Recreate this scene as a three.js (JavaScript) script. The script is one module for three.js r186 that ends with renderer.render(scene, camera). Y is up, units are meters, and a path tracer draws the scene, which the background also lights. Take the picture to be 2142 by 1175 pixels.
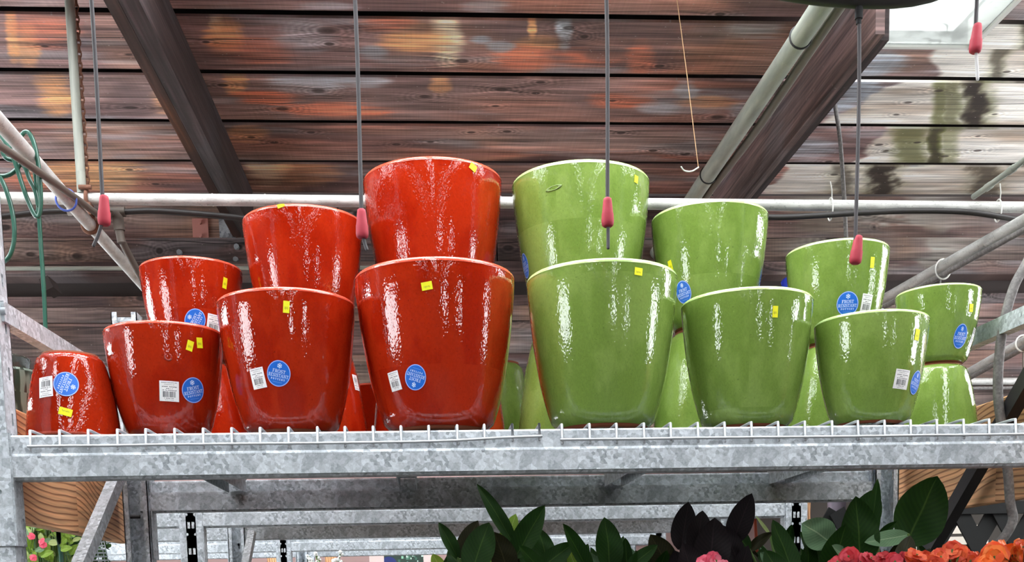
import * as THREE from 'three';
import { mergeGeometries } from 'three/addons/utils/BufferGeometryUtils.js';

/* ---------- camera, sky, exposure ---------- */
const W = 2142, H = 1175, FOCAL = 2390, HORIZON = 1237, DROP = 300, PX = W / 2, PY = HORIZON + DROP, EYE = 1.55;
const scene = new THREE.Scene();
const camera = new THREE.PerspectiveCamera(2 * Math.atan(PY / FOCAL) * 180 / Math.PI, W / (2 * PY), 0.05, 200);
camera.position.set(0, EYE, 0);
camera.rotation.order = 'YXZ';
camera.rotation.set(-Math.atan(DROP / FOCAL), -4 * Math.PI / 180, -1.25 * Math.PI / 180);
camera.setViewOffset(W, 2 * PY, 0, 0, W, H);
camera.updateProjectionMatrix();
camera.updateMatrixWorld();
scene.add(camera);
scene.background = new THREE.Color(0.93, 0.97, 1.0);
scene.backgroundIntensity = 16;
scene.environment = null;
const renderer = new THREE.WebGLRenderer();
renderer.toneMapping = THREE.LinearToneMapping;
renderer.toneMappingExposure = 0.94;
renderer.shadowMap.enabled = true;

/* ---------- helpers ---------- */
const V = (x, y, z) => new THREE.Vector3(x, y, z);
const D = Math.PI / 180;
function mulberry(a) { return () => { a |= 0; a = a + 0x6D2B79F5 | 0; let t = Math.imul(a ^ a >>> 15, 1 | a); t = t + Math.imul(t ^ t >>> 7, 61 | t) ^ t; return ((t ^ t >>> 14) >>> 0) / 4294967296; }; }
const hash = (x, y, s) => { let h = Math.imul(x | 0, 374761393) ^ Math.imul(y | 0, 668265263) ^ Math.imul(s | 0, 1274126177); h = Math.imul(h ^ h >>> 13, 1274126177); return ((h ^ h >>> 16) >>> 0) / 4294967296; };
function noise(x, y, s = 0) {
  const xi = Math.floor(x), yi = Math.floor(y), u = x - xi, v = y - yi, a = u * u * (3 - 2 * u), b = v * v * (3 - 2 * v);
  const p = hash(xi, yi, s), q = hash(xi + 1, yi, s), r = hash(xi, yi + 1, s), t = hash(xi + 1, yi + 1, s);
  return p + (q - p) * a + (r - p) * b + (p - q - r + t) * a * b;
}
const fbm = (x, y, s, n = 4) => { let v = 0, a = .5, t = 0; for (let i = 0; i < n; i++) { v += a * noise(x, y, s + i * 17); t += a; x *= 2.03; y *= 2.03; a *= .5; } return v / t; };
const clamp = (x, a = 0, b = 1) => Math.min(b, Math.max(a, x));
const smooth = (a, b, x) => { const t = clamp((x - a) / (b - a)); return t * t * (3 - 2 * t); };
const mix3 = (a, b, t) => [a[0] + (b[0] - a[0]) * t, a[1] + (b[1] - a[1]) * t, a[2] + (b[2] - a[2]) * t];
const ray = (px, py) => V((px - PX) / FOCAL, -(py - PY) / FOCAL, -1).applyQuaternion(camera.quaternion);
// a point of the place seen at a pixel of the photograph, on the upright plane that lies d metres in front of the camera
const at = (px, py, d) => { const r = ray(px, py); return r.multiplyScalar(-d / r.z).add(camera.position); };
function tex(w, h, fn, srgb = true, repeat = true) {
  const d = new Uint8Array(w * h * 4);
  for (let j = 0; j < h; j++) for (let i = 0; i < w; i++) { const c = fn(i, j), k = (j * w + i) * 4; d[k] = clamp(c[0], 0, 255); d[k + 1] = clamp(c[1], 0, 255); d[k + 2] = clamp(c[2], 0, 255); d[k + 3] = 255; }
  const t = new THREE.DataTexture(d, w, h, THREE.RGBAFormat);
  if (srgb) t.colorSpace = THREE.SRGBColorSpace;
  t.magFilter = THREE.LinearFilter; t.minFilter = THREE.LinearMipmapLinearFilter; t.generateMipmaps = true;
  t.wrapS = t.wrapT = repeat ? THREE.RepeatWrapping : THREE.ClampToEdgeWrapping; t.needsUpdate = true;
  return t;
}
function canvasTex(w, h, draw) { const c = document.createElement('canvas'); c.width = w; c.height = h; draw(c.getContext('2d'), w, h); const t = new THREE.CanvasTexture(c); t.colorSpace = THREE.SRGBColorSpace; t.magFilter = THREE.LinearFilter; return t; }
const taken = {};
const numbered = (n) => { const k = taken[n] = (taken[n] ?? -1) + 1; return k ? n + '_' + String(k).padStart(3, '0') : n; };
function tag(o, label, category, group, kind) { if (label) o.userData.label = label; if (category) o.userData.category = category; if (group) o.userData.group = group; if (kind) o.userData.kind = kind; return o; }
function thing(name, label, category, pos = [0, 0, 0], group) { const o = new THREE.Group(); o.name = numbered(name); o.position.set(...pos); scene.add(o); return tag(o, label, category, group); }
function struct(name) { const o = new THREE.Group(); o.name = name; o.userData.kind = 'structure'; scene.add(o); return o; }
function mk(name, geo, mat, parent, label) { const m = new THREE.Mesh(geo, mat); m.name = parent === scene ? numbered(name) : name; m.castShadow = m.receiveShadow = true; if (label) m.userData.label = label; parent.add(m); return m; }
function merge(list) { return mergeGeometries(list.map((g) => { const k = g.index ? g.toNonIndexed() : g; for (const n of Object.keys(k.attributes)) if (!['position', 'normal', 'uv'].includes(n)) k.deleteAttribute(n); return k; })); }
// box given by its two corners, uv in metres
function box(x0, x1, y0, y1, z0, z1) {
  const g = new THREE.BoxGeometry(Math.abs(x1 - x0), Math.abs(y1 - y0), Math.abs(z1 - z0)); g.translate((x0 + x1) / 2, (y0 + y1) / 2, (z0 + z1) / 2); return uvBox(g);
}
function uvBox(g) {
  const p = g.attributes.position, n = g.attributes.normal, uv = g.attributes.uv;
  for (let i = 0; i < p.count; i++) { const ax = Math.abs(n.getX(i)), ay = Math.abs(n.getY(i)), az = Math.abs(n.getZ(i)); if (ax >= ay && ax >= az) uv.setXY(i, p.getZ(i), p.getY(i)); else if (ay >= az) uv.setXY(i, p.getX(i), p.getZ(i)); else uv.setXY(i, p.getX(i), p.getY(i)); }
  return g;
}
function chamferBox(w, h, d, c = .003) { // a box with chamfered long edges, lying along x
  const a = w / 2, b = h / 2, s = new THREE.Shape([[-d / 2 + c, -b], [d / 2 - c, -b], [d / 2, -b + c], [d / 2, b - c], [d / 2 - c, b], [-d / 2 + c, b], [-d / 2, b - c], [-d / 2, -b + c]].map((p) => new THREE.Vector2(...p)));
  const g = new THREE.ExtrudeGeometry(s, { depth: w, bevelEnabled: false }); g.translate(0, 0, -a); g.rotateY(Math.PI / 2); return uvBox(g);
}
function rod(a, b, r, n = 12) { // straight round bar with closed ends, uv in metres
  const l = a.distanceTo(b), g = new THREE.CylinderGeometry(r, r, l, n); const uv = g.attributes.uv; for (let i = 0; i < uv.count; i++) uv.setXY(i, uv.getX(i) * 6.283 * r, uv.getY(i) * l);
  g.applyQuaternion(new THREE.Quaternion().setFromUnitVectors(V(0, 1, 0), b.clone().sub(a).normalize())); g.translate((a.x + b.x) / 2, (a.y + b.y) / 2, (a.z + b.z) / 2); return g;
}
function hose(points, r, n = 60, rad = 8, tension = .5) { // bent tube with closed ends
  const c = new THREE.CatmullRomCurve3(points, false, 'catmullrom', tension), g = new THREE.TubeGeometry(c, n, r, rad), l = c.getLength(), uv = g.attributes.uv;
  for (let i = 0; i < uv.count; i++) uv.setXY(i, uv.getX(i) * l, uv.getY(i) * 6.283 * r);
  const caps = [points[0], points[points.length - 1]].map((p) => { const s = new THREE.SphereGeometry(r, rad, 5); s.translate(p.x, p.y, p.z); return s; });
  return merge([g, ...caps]);
}
function bar(a, b, w, t, up = V(0, 1, 0)) { // rectangular bar from a to b: w across 'up', t across the third direction
  const dir = b.clone().sub(a), l = dir.length(); dir.normalize(); const side = new THREE.Vector3().crossVectors(up, dir).normalize(), u2 = new THREE.Vector3().crossVectors(dir, side);
  const g = uvBox(new THREE.BoxGeometry(l, w, t)); g.applyMatrix4(new THREE.Matrix4().makeBasis(dir, u2, side.negate())); g.translate((a.x + b.x) / 2, (a.y + b.y) / 2, (a.z + b.z) / 2); return g;
}
const std = (o) => new THREE.MeshStandardMaterial(o), phys = (o) => new THREE.MeshPhysicalMaterial(o);

/* ---------- materials ---------- */
function galvTexture(seed, size, tone, big) { // zinc spangle, one tile is half a metre
  const cells = (n, s) => (x, y) => { const gx = x * n, gy = y * n, ix = Math.floor(gx), iy = Math.floor(gy); let best = 9, id = 0; for (let j = -1; j <= 1; j++) for (let i = -1; i <= 1; i++) { const cx = ((ix + i) % n + n) % n, cy = ((iy + j) % n + n) % n; const dx = ix + i + hash(cx, cy, s) - gx, dy = iy + j + hash(cx, cy, s + 1) - gy, d = dx * dx + dy * dy; if (d < best) { best = d; id = hash(cx, cy, s + 2); } } return id; };
  const a = cells(big, seed), b = cells(big * 2.5 | 0, seed + 5), c = cells(big * 6, seed + 9);
  return tex(size, size, (i, j) => {
    const x = i / size, y = j / size, w = noise(x * 6, y * 6, seed + 3), wx = x + .006 * (noise(x * 90, y * 90, 4) - .5), wy = y + .006 * (noise(x * 90, y * 90, 8) - .5);
    let v = (w > .5 ? a(wx, wy) : b(wx, wy)) * .55 + b(wx, wy) * .25 + c(wx, wy) * .2;
    v = tone + Math.pow(v, .8) * 84 - 50 - (hash(i, j, 7) > .995 ? 40 : 0) - smooth(.72, .85, noise(x * 40, y * 40, seed + 11)) * 14;
    return [v - 6, v, v + 5];
  });
}
const galvA = galvTexture(3, 1024, 196, 24), galvB = galvTexture(31, 512, 152, 16);
galvA.repeat.set(2, 2); galvB.repeat.set(2, 2);
const M = {};
M.galv = std({ map: galvA, roughness: .5, metalness: .25, bumpMap: galvA, bumpScale: .0002 });
M.galvDull = std({ map: galvB, roughness: .6, metalness: .2 });
M.wire = std({ color: 0xb9bcc0, roughness: .45, metalness: .35 });
M.pipe = (() => { const t = tex(256, 512, (i, j) => { const v = 196 + (fbm(i / 18, j / 60, 5) - .5) * 70 - (noise(i / 3, j / 5, 9) > .82 ? 22 : 0); return [v, v - 1, v - 5]; }); t.repeat.set(4, 2); return std({ map: t, roughness: .55, metalness: .15 }); })();
M.paintedPipe = (() => { const t = tex(256, 512, (i, j) => { const v = fbm(i / 14, j / 90, 21); return [150 + (v - .5) * 50, 154 + (v - .5) * 46, 144 + (v - .5) * 40]; }); t.repeat.set(4, 2); return std({ map: t, roughness: .42 }); })();
M.greyHose = (() => { const t = tex(256, 128, (i, j) => { const v = fbm(i / 8, j / 12, 33) - .5; return [120 + v * 60, 116 + v * 60, 114 + v * 58]; }); t.repeat.set(6, 12); return std({ map: t, roughness: .75 }); })();
M.blackHose = std({ color: 0x2b2726, roughness: .5 });
M.brownHose = std({ color: 0x5d544c, roughness: .6 });
M.dripTube = std({ color: 0x4c484b, roughness: .55 });
M.clearTube = phys({ color: 0xe8e8e8, roughness: .3, transmission: .5, thickness: 0 });
M.greenHose = phys({ color: 0x15503f, roughness: .3, clearcoat: .4 });
M.weight = std({ color: 0xb23042, roughness: .6 });
M.rust = (() => { const t = tex(128, 256, (i, j) => { const v = fbm(i / 5, j / 5, 41); return [88 + v * 60, 62 + v * 38, 50 + v * 28]; }); t.repeat.set(20, 3); return std({ map: t, roughness: .9 }); })();
M.lattice = std({ color: 0x0a0b0b, roughness: .85 });
M.black = std({ color: 0x16171a, roughness: .7 });
M.darkSteel = std({ color: 0x2f2d2e, roughness: .55, metalness: .3 });
M.white = std({ color: 0xd9d7d2, roughness: .5 });
M.blueTie = std({ color: 0x4a62b8, roughness: .5 });
M.string = std({ color: 0xb58d6a, roughness: .9 });
M.pinkPlate = std({ color: 0xb98077, roughness: .7 });
M.concrete = (() => { const t = tex(512, 512, (i, j) => { const v = fbm(i / 60, j / 60, 51, 5) * 40 + hash(i, j, 3) * 10; return [58 + v, 56 + v, 53 + v]; }); t.repeat.set(.5, .5); return std({ map: t, roughness: .9 }); })();
M.plaster = std({ color: 0x55504b, roughness: .9 });
M.dull = std({ color: 0x3a3230, roughness: .9 });

// weathered planks: x, y in metres along and across the grain
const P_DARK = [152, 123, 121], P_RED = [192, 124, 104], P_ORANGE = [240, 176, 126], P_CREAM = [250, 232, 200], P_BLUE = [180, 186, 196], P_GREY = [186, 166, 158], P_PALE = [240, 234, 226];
const PATCH = { o: P_ORANGE, c: P_CREAM, r: [218, 128, 100], b: P_BLUE, d: [112, 94, 94] };  // orange and cream stand for glints, painted into the board colour
function plankTexture(seed, len, wid, o = {}) {
  const w = 2048, h = o.h ?? 192, R = mulberry(seed * 77 + 5), knots = [];
  for (let k = 0; k < (o.knots ?? 16); k++) knots.push([R() * len, (.12 + .76 * R()) * wid, .006 + R() * .012, .8 + R() * 1.6]);
  for (const [kx, ky, kr] of o.knotList ?? []) knots.push([kx, ky, kr, 1.5]);
  const patches = o.patches ?? [];
  const cracks = (o.cracks ?? 1) ? [[R() * wid * .5 + wid * .25, seed + 60]] : [];
  return tex(w, h, (i, j) => {
    const x = i / w * len, y = j / h * wid; let bend = 0, kn = 0, ring = 0;
    for (const k of knots) { const dx = (x - k[0]) / k[3], dy = y - k[1], d2 = dx * dx + dy * dy, r = k[2]; if (d2 > r * r * 90) continue; const d = Math.sqrt(d2), e = Math.exp(-d2 / (r * r * 9)); bend += Math.sign(dy) * e * r * 1.1; ring += e * .6 * Math.sin(d * 420 + 4 * noise(x * 30, y * 90, seed)); kn = Math.max(kn, smooth(r * 1.05, r * .55, d)); }
    const yy = y + bend + .012 * (fbm(x * 1.1, y * 4, seed + 1, 2) - .5);
    const g1 = .55 * fbm(x * 2.2, yy * 60, seed + 2, 4) + .45 * fbm(x * 7, yy * 190, seed + 22, 2), g2 = noise(x * 6, yy * 340, seed + 3), line = Math.sin(yy * 420 + 7 * fbm(x * .9, yy * 9, seed + 4, 2));
    const zone = fbm(x * 1.15, y * 3.2, seed + 5, 3), blue = smooth(.56, .72, fbm(x * 2.4 + 9, y * 11, seed + 6, 3)), streak = smooth(.66, .9, noise(x * 3.1, y * .6, seed + 7)) * smooth(.3, .6, fbm(x * 4, y * 9, seed + 8, 2));
    let c = mix3(P_DARK, P_RED, smooth(.42, .68, zone) * (o.red ?? 1) * .85);
    c = mix3(c, [104, 82, 82], .9 * smooth(.5, .68, fbm(x * 1.6 + 4, y * 6, seed + 90, 3)));
    c = mix3(c, P_GREY, (o.grey ?? .25) * smooth(.35, .75, fbm(x * .8, y * 5, seed + 9, 2)));
    c = mix3(c, P_BLUE, blue * .75 * (o.blue ?? 1));
    c = mix3(c, P_ORANGE, streak * .75 * (o.orange ?? 1));
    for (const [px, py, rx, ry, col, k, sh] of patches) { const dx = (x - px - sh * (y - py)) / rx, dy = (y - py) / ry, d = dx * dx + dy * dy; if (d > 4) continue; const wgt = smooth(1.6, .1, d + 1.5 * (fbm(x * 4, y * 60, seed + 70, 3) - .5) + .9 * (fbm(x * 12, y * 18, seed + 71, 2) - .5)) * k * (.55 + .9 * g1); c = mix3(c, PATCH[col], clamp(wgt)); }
    let v = 1 + (g1 - .5) * 1.1 + (g2 - .5) * .26 + line * .05 + (fbm(x * 3, y * 14, seed + 95, 3) - .5) * .5 + ring * .24 + (noise(x * 330, y * 2, seed + 10) - .5) * .06;
    if (o.pale) { // bleached, mossy stretch, its white partly painted glare, with its own outline
      const edge = o.pale(x, y, seed); if (edge > 0) { let b = mix3(P_PALE, [168, 150, 134], smooth(.4, .75, fbm(x * 2.2, y * 7, seed + 12, 3))); b = b.map((q) => q * (.8 + .36 * g1 + .1 * ring)); const drip = o.drip ? o.drip(x, y, seed) : [0, 0]; b = mix3(b, [98, 100, 52], drip[0]); b = mix3(b, [44, 34, 28], drip[1]); c = mix3(c, b, edge); v = v * (1 - edge * .55) + edge * .55; }
    }
    c = c.map((q) => q * v);
    c = mix3(c, [40, 30, 28], kn * .6);
    for (const k of cracks) { const cy = k[0] + .03 * (fbm(x * 1.4, 2, k[1], 3) - .5) * 2; const d = Math.abs(y - cy); if (noise(x * .9, 7, k[1]) > .5) c = mix3(c, [22, 16, 15], smooth(.0022, .0004, d)); }
    if (hash(i >> 1, j >> 1, seed + 30) > .9985) c = [190, 180, 176];
    return c;
  }, true, true);
}
function woodMat(t, o = {}) { return std({ map: t, bumpMap: t, bumpScale: o.bump ?? .0012, roughness: o.rough ?? .8 }); }
// planed board with dark growth rings
const boardTex = tex(1024, 512, (i, j) => { const x = i / 1024 * 1.2, y = j / 512 * .3; const q = y * 1 + .05 * Math.sin(x * 3.1 + 1) + .05 * fbm(x * 2.2, y * 3, 71, 3) + .02 * Math.sin(x * 9) * smooth(.7, 1.1, x); const l = (q * 62) % 1, ln = smooth(.55, .95, l) * (1 - smooth(.95, 1, l)); const f = fbm(x * 6, y * 160, 72, 2); return mix3([226, 172, 124], [128, 76, 44], ln * .85).map((c) => c * (.86 + .28 * f)); });
boardTex.repeat.set(1 / 1.2, 1 / .3);
M.board = std({ map: boardTex, bumpMap: boardTex, bumpScale: .0006, roughness: .65 });

/* ---------- the setting ---------- */
const CEIL = EYE + 1.75, WALLZ = -5.33;
const HALL_L = -3.2, HALL_R = 3.45;
const floor = struct('floor'); mk('concrete_slab', box(HALL_L, HALL_R, -.12, 0, -14, 7), M.concrete, floor);
const ceiling = struct('ceiling');
const ROWS = [3.34, 3.743, 4.145, 4.55, 4.946, 5.33], GAP = .046, X0 = -1.9, LEN = 4.8;
// where on which ceiling row a board mark or painted glint lies
const onRow = (px, py) => { const r = ray(px, py), p = r.multiplyScalar((CEIL - EYE) / r.y), k = ROWS.findIndex((z, i) => -p.z >= z && -p.z < ROWS[i + 1]); return { k, x: p.x - X0, y: p.z + ROWS[k + 1] - GAP / 2, s: -p.z / FOCAL, sy: p.z * p.z / (FOCAL * (CEIL - EYE)) }; };
const rowMarks = ROWS.map(() => ({ knotList: [], patches: [] }));
for (const [px, py, r] of [[685, 65, 16], [688, 92, 9], [465, 178, 9], [665, 190, 13], [590, 228, 12], [888, 202, 11], [1048, 187, 13], [1036, 222, 6], [525, 287, 7], [650, 277, 7], [573, 298, 8], [828, 302, 8], [900, 297, 6], [985, 277, 7], [1060, 275, 8], [430, 88, 6], [93, 97, 6], [270, 355, 7], [325, 385, 7], [965, 128, 13], [1130, 172, 9], [1120, 195, 8], [1280, 211, 6], [1500, 245, 13], [1298, 278, 8], [1365, 315, 8], [1433, 323, 9], [1505, 30, 9], [1190, 58, 12], [1378, 138, 9], [1963, 190, 9], [1874, 240, 5], [2080, 239, 5], [1838, 303, 8], [1918, 298, 7], [2044, 315, 8], [1975, 327, 8], [2045, 285, 5], [1733, 338, 7], [1840, 362, 6], [2105, 150, 7]]) { const q = onRow(px, py); if (q.k >= 0) rowMarks[q.k].knotList.push([q.x, q.y, r * .9 * q.s]); }
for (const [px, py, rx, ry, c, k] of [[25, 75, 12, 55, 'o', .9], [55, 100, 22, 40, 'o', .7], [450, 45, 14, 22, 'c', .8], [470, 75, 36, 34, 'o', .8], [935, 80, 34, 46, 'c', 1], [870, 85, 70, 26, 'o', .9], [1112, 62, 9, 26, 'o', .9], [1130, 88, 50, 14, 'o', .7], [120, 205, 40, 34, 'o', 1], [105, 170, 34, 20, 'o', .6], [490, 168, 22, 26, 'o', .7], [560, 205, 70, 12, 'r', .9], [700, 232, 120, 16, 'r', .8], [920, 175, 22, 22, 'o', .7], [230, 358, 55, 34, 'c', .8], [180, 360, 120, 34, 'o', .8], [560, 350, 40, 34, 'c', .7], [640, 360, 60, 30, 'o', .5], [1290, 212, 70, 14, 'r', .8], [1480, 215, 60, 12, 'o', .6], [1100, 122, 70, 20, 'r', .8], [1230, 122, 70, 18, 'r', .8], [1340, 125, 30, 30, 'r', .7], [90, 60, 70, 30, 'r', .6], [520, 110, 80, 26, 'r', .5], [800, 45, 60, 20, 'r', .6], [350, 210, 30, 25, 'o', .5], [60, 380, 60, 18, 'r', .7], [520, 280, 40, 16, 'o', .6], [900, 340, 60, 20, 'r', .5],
  [1180, 66, 16, 34, 'b', .9], [1005, 82, 24, 8, 'b', 1], [1045, 97, 26, 11, 'b', .8], [780, 112, 30, 12, 'b', .8], [640, 78, 55, 28, 'b', .6], [640, 168, 70, 24, 'b', .8], [760, 168, 50, 14, 'b', .7], [270, 215, 46, 34, 'd', .7], [1435, 190, 26, 16, 'b', .8], [1380, 228, 46, 12, 'b', .6], [1560, 232, 40, 14, 'b', .8], [1610, 290, 50, 14, 'b', .6], [1655, 378, 26, 12, 'b', .8], [1260, 112, 40, 16, 'd', .6], [700, 170, 30, 20, 'b', .5], [440, 120, 60, 16, 'd', .5], [880, 215, 90, 16, 'd', .4], [1845, 128, 60, 22, 'b', .9], [1790, 150, 60, 22, 'b', .8], [1800, 190, 46, 26, 'b', 1], [1745, 222, 50, 16, 'b', .9], [1690, 310, 60, 22, 'b', .7], [1580, 60, 60, 22, 'b', .5], [1480, 70, 40, 24, 'd', .5], [680, 20, 60, 14, 'b', .5], [1010, 15, 50, 12, 'b', .5], [2120, 365, 40, 12, 'o', .9], [1990, 345, 60, 12, 'c', .5]]) { const q = onRow(px, py); if (q.k >= 0) rowMarks[q.k].patches.push([q.x, q.y, rx * q.s, ry * q.sy, c, k, -(q.x + X0) / (q.s * FOCAL)]); }  // orange and cream entries are painted glints, sheared upright to the view
const marksX = (px, py) => onRow(px, py).x;
function plankGeo(x0, x1, y0, y1, z0, z1, wid, flip) { // uv: along the row from X0, across from the row's near edge
  const g = box(x0, x1, y0, y1, z0, z1), p = g.attributes.position, uv = g.attributes.uv; for (let i = 0; i < uv.count; i++) uv.setXY(i, (p.getX(i) - X0) / LEN, flip ? (p.getY(i) - y0) / wid : (p.getZ(i) - z0) / wid); return g;
}
const paleFrom = (pa, ya, pb, yb) => { const a = onRow(pa, ya), b = onRow(pb, yb); return (x, y, s) => { const t = clamp((y - b.y) / (a.y - b.y)), e = b.x + (a.x - b.x) * t; return smooth(-.012, .02, x - e + .1 * (fbm(x * 5, y * 14, s + 40, 3) - .5)); }; };
const dripAt = (list) => { const q = list.map(([px, py, w, mo, da]) => { const o = onRow(px, py); return [o.x, w * o.s, mo, da, -(o.x + X0) / (o.s * FOCAL), o.y]; }); return (x, y, s) => { let m = 0, k = 0; for (const [xs, wd, mo, da, sh, y0] of q) { const d = Math.abs(x - xs - sh * (y - y0) + .03 * (noise(x * 3, y * 14, s) - .5)) / wd; m = Math.max(m, mo * smooth(1.7, .4, d + 1 * (fbm(x * 22, y * 24, s + 50, 3) - .5))); k = Math.max(k, da * smooth(1.1, .2, d + 1.1 * (fbm(x * 28, y * 16, s + 52, 3) - .5))); } return [m, k]; }; };
const rowOpts = [{ knots: 3 }, { knots: 2, cracks: 1, pale: paleFrom(1930, 120, 1990, 165), drip: dripAt([[2090, 140, 20, .3, .5]]) }, { knots: 2, pale: paleFrom(1862, 182, 1700, 262), drip: dripAt([[2040, 220, 34, .5, .95], [1990, 220, 22, .6, .2], [1965, 240, 14, .7, .1]]) }, { knots: 2, grey: .5, pale: paleFrom(1850, 276, 1800, 344), drip: dripAt([[1905, 310, 34, .7, .1], [1955, 310, 16, .95, .6], [1985, 300, 16, .5, 0]]) }, { knots: 2, pale: paleFrom(1640, 355, 1600, 400), drip: dripAt([[1845, 380, 40, .3, .9], [1760, 380, 30, .2, .5], [2060, 380, 40, .2, .6]]) }];
const JOINT_L = -.76, JOINT_R = 1.345;
for (let k = 0; k < 5; k++) {
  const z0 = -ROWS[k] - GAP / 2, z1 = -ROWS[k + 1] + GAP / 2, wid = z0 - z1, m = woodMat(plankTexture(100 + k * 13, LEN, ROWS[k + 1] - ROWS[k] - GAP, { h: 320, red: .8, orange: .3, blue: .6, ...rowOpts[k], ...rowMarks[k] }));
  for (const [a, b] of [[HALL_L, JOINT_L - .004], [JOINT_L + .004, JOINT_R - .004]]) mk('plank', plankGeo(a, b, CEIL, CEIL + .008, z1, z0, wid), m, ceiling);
  if (k === 0) mk('plank', plankGeo(1.85, HALL_R, CEIL, CEIL + .008, z1, z0, wid), m, ceiling);
  else if (k === 1) { mk('plank', plankGeo(1.85, HALL_R, CEIL, CEIL + .008, -3.915, z0, wid), m, ceiling); mk('plank', plankGeo(JOINT_R + .004, HALL_R, CEIL, CEIL + .008, z1, -3.917, wid), m, ceiling); }
  else mk('plank', plankGeo(JOINT_R + .004, HALL_R, CEIL, CEIL + .008, z1, z0, wid), m, ceiling);
}
// sheathing above the gaps, open at the skylight
mk('sheathing', box(HALL_L, 1.38, CEIL + .1, CEIL + .13, WALLZ, -3.34), M.dull, ceiling);
mk('sheathing', box(1.38, HALL_R, CEIL + .1, CEIL + .13, WALLZ, -4.08), M.dull, ceiling);
mk('sheathing', box(1.86, HALL_R, CEIL + .1, CEIL + .13, -4.08, -3.34), M.dull, ceiling);
// the rest of the roof over the aisle, with long skylights between the boards
const STRIPS = [[-2.0, -1.62], [-.3, .02], [1.38, 1.85]], roofM = woodMat(plankTexture(500, LEN, .4, { h: 128 })); roofM.color.set(0x8c8480);
const BAND = [-3.3, -2.2];
{ for (const [a, b] of [[HALL_L, 1.38], [1.85, HALL_R]]) mk('roof_panel', box(a, b, CEIL, CEIL + .13, -3.338, BAND[0]), roofM, ceiling);
  for (const [a, b] of [[HALL_L, HALL_L + .2], [HALL_R - .2, HALL_R]]) mk('roof_panel', box(a, b, CEIL, CEIL + .13, BAND[0], BAND[1]), roofM, ceiling);
  for (let x = -3; x <= 3.1; x += .5) mk('glazing_bar', box(x - .025, x + .025, CEIL + .02, CEIL + .1, BAND[0], BAND[1]), M.white, ceiling);
  mk('purlin', box(HALL_L, HALL_R, CEIL, CEIL + .09, -2.81, -2.69), roofM, ceiling);
  let x = HALL_L; for (const [a, b] of [...STRIPS, [HALL_R, HALL_R]]) { mk('roof_panel', box(x, a, CEIL, CEIL + .13, BAND[1], 7), roofM, ceiling); x = b; }
  for (const [a, b] of STRIPS) for (let z = -1.7; z < 7; z += .62) mk('glazing_bar', box(a, b, CEIL + .02, CEIL + .08, z - .02, z + .02), M.white, ceiling); }
// rear roof, lower, over the racks behind the boarded wall
const REARC = EYE + 2.0;
{ let x = HALL_L; for (const [a, b] of [[-2.5, -1.8], [0, .7], [HALL_R, HALL_R]]) { mk('roof_panel', box(x, a, REARC, REARC + .13, -14, WALLZ - .12), roofM, ceiling); x = b; } }
// rafters
const rafterTex = plankTexture(700, LEN, .4, { h: 128, red: .1, orange: .05, blue: .5, grey: .5, knots: 10 });
function rafterGeo(x0, x1, y0, y1, z0, z1) { const g = box(x0, x1, y0, y1, z0, z1), p = g.attributes.position, n = g.attributes.normal, uv = g.attributes.uv; for (let i = 0; i < uv.count; i++) uv.setXY(i, (p.getZ(i) + 6) / LEN, (Math.abs(n.getY(i)) > .5 ? p.getX(i) - x0 : p.getY(i) - y0) / .4); return g; }
const rafterM = std({ map: rafterTex, bumpMap: rafterTex, bumpScale: .0015, roughness: .7, color: 0x5e6064 });
const rafterWarm = woodMat(plankTexture(730, LEN, .4, { h: 128, red: .9, orange: .8, blue: .1, knots: 6 }), { rough: .5 }); rafterWarm.color.set(0x6a5a50);
const RB = CEIL - .194;
mk('rafter', rafterGeo(-.762, -.708, RB, CEIL - .001, WALLZ + .05, 6.9), rafterM, ceiling);
mk('rafter', rafterGeo(-.801, -.764, RB + .002, CEIL - .001, WALLZ + .05, 6.9), rafterWarm, ceiling);
const rafterGrey = rafterM.clone(); rafterGrey.color.set(0xa6a5a5);
mk('rafter', rafterGeo(1.322, 1.349, RB, CEIL - .001, WALLZ + .05, -3.4), rafterGrey, ceiling);
mk('rafter', rafterGeo(1.351, 1.378, RB + .002, CEIL - .001, WALLZ + .05, -3.44), rafterM, ceiling);
// skylight in view
const sky = struct('window_1');
const skyTex = tex(256, 1024, (i, j) => { const v = 252 - 40 * smooth(.55, .8, fbm(i / 40, j / 60, 81)) - 80 * smooth(.02, .004, Math.abs(fbm(i / 60, j / 160, 83, 3) - .5)) * smooth(.5, .7, noise(i / 60, j / 50, 85)); return [v, v, v - 2]; }, true, false);
mk('panel', (() => { const g = new THREE.BoxGeometry(.44, .004, 1.4); g.translate(1.615, CEIL + .006, -3.2); return g; })(), phys({ map: skyTex, color: new THREE.Color(.4, .41, .405), transmission: .95, roughness: .55, thickness: 0 }), sky);
mk('frame', box(1.38, 1.395, CEIL - .004, CEIL + .09, -3.915, -2.3), M.white, sky);
mk('frame', box(1.835, 1.85, CEIL - .005, CEIL + .09, -3.915, -2.3), M.white, sky);
mk('frame', box(1.395, 1.835, CEIL - .004, CEIL + .012, -3.915, -3.9), M.white, sky);
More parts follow.
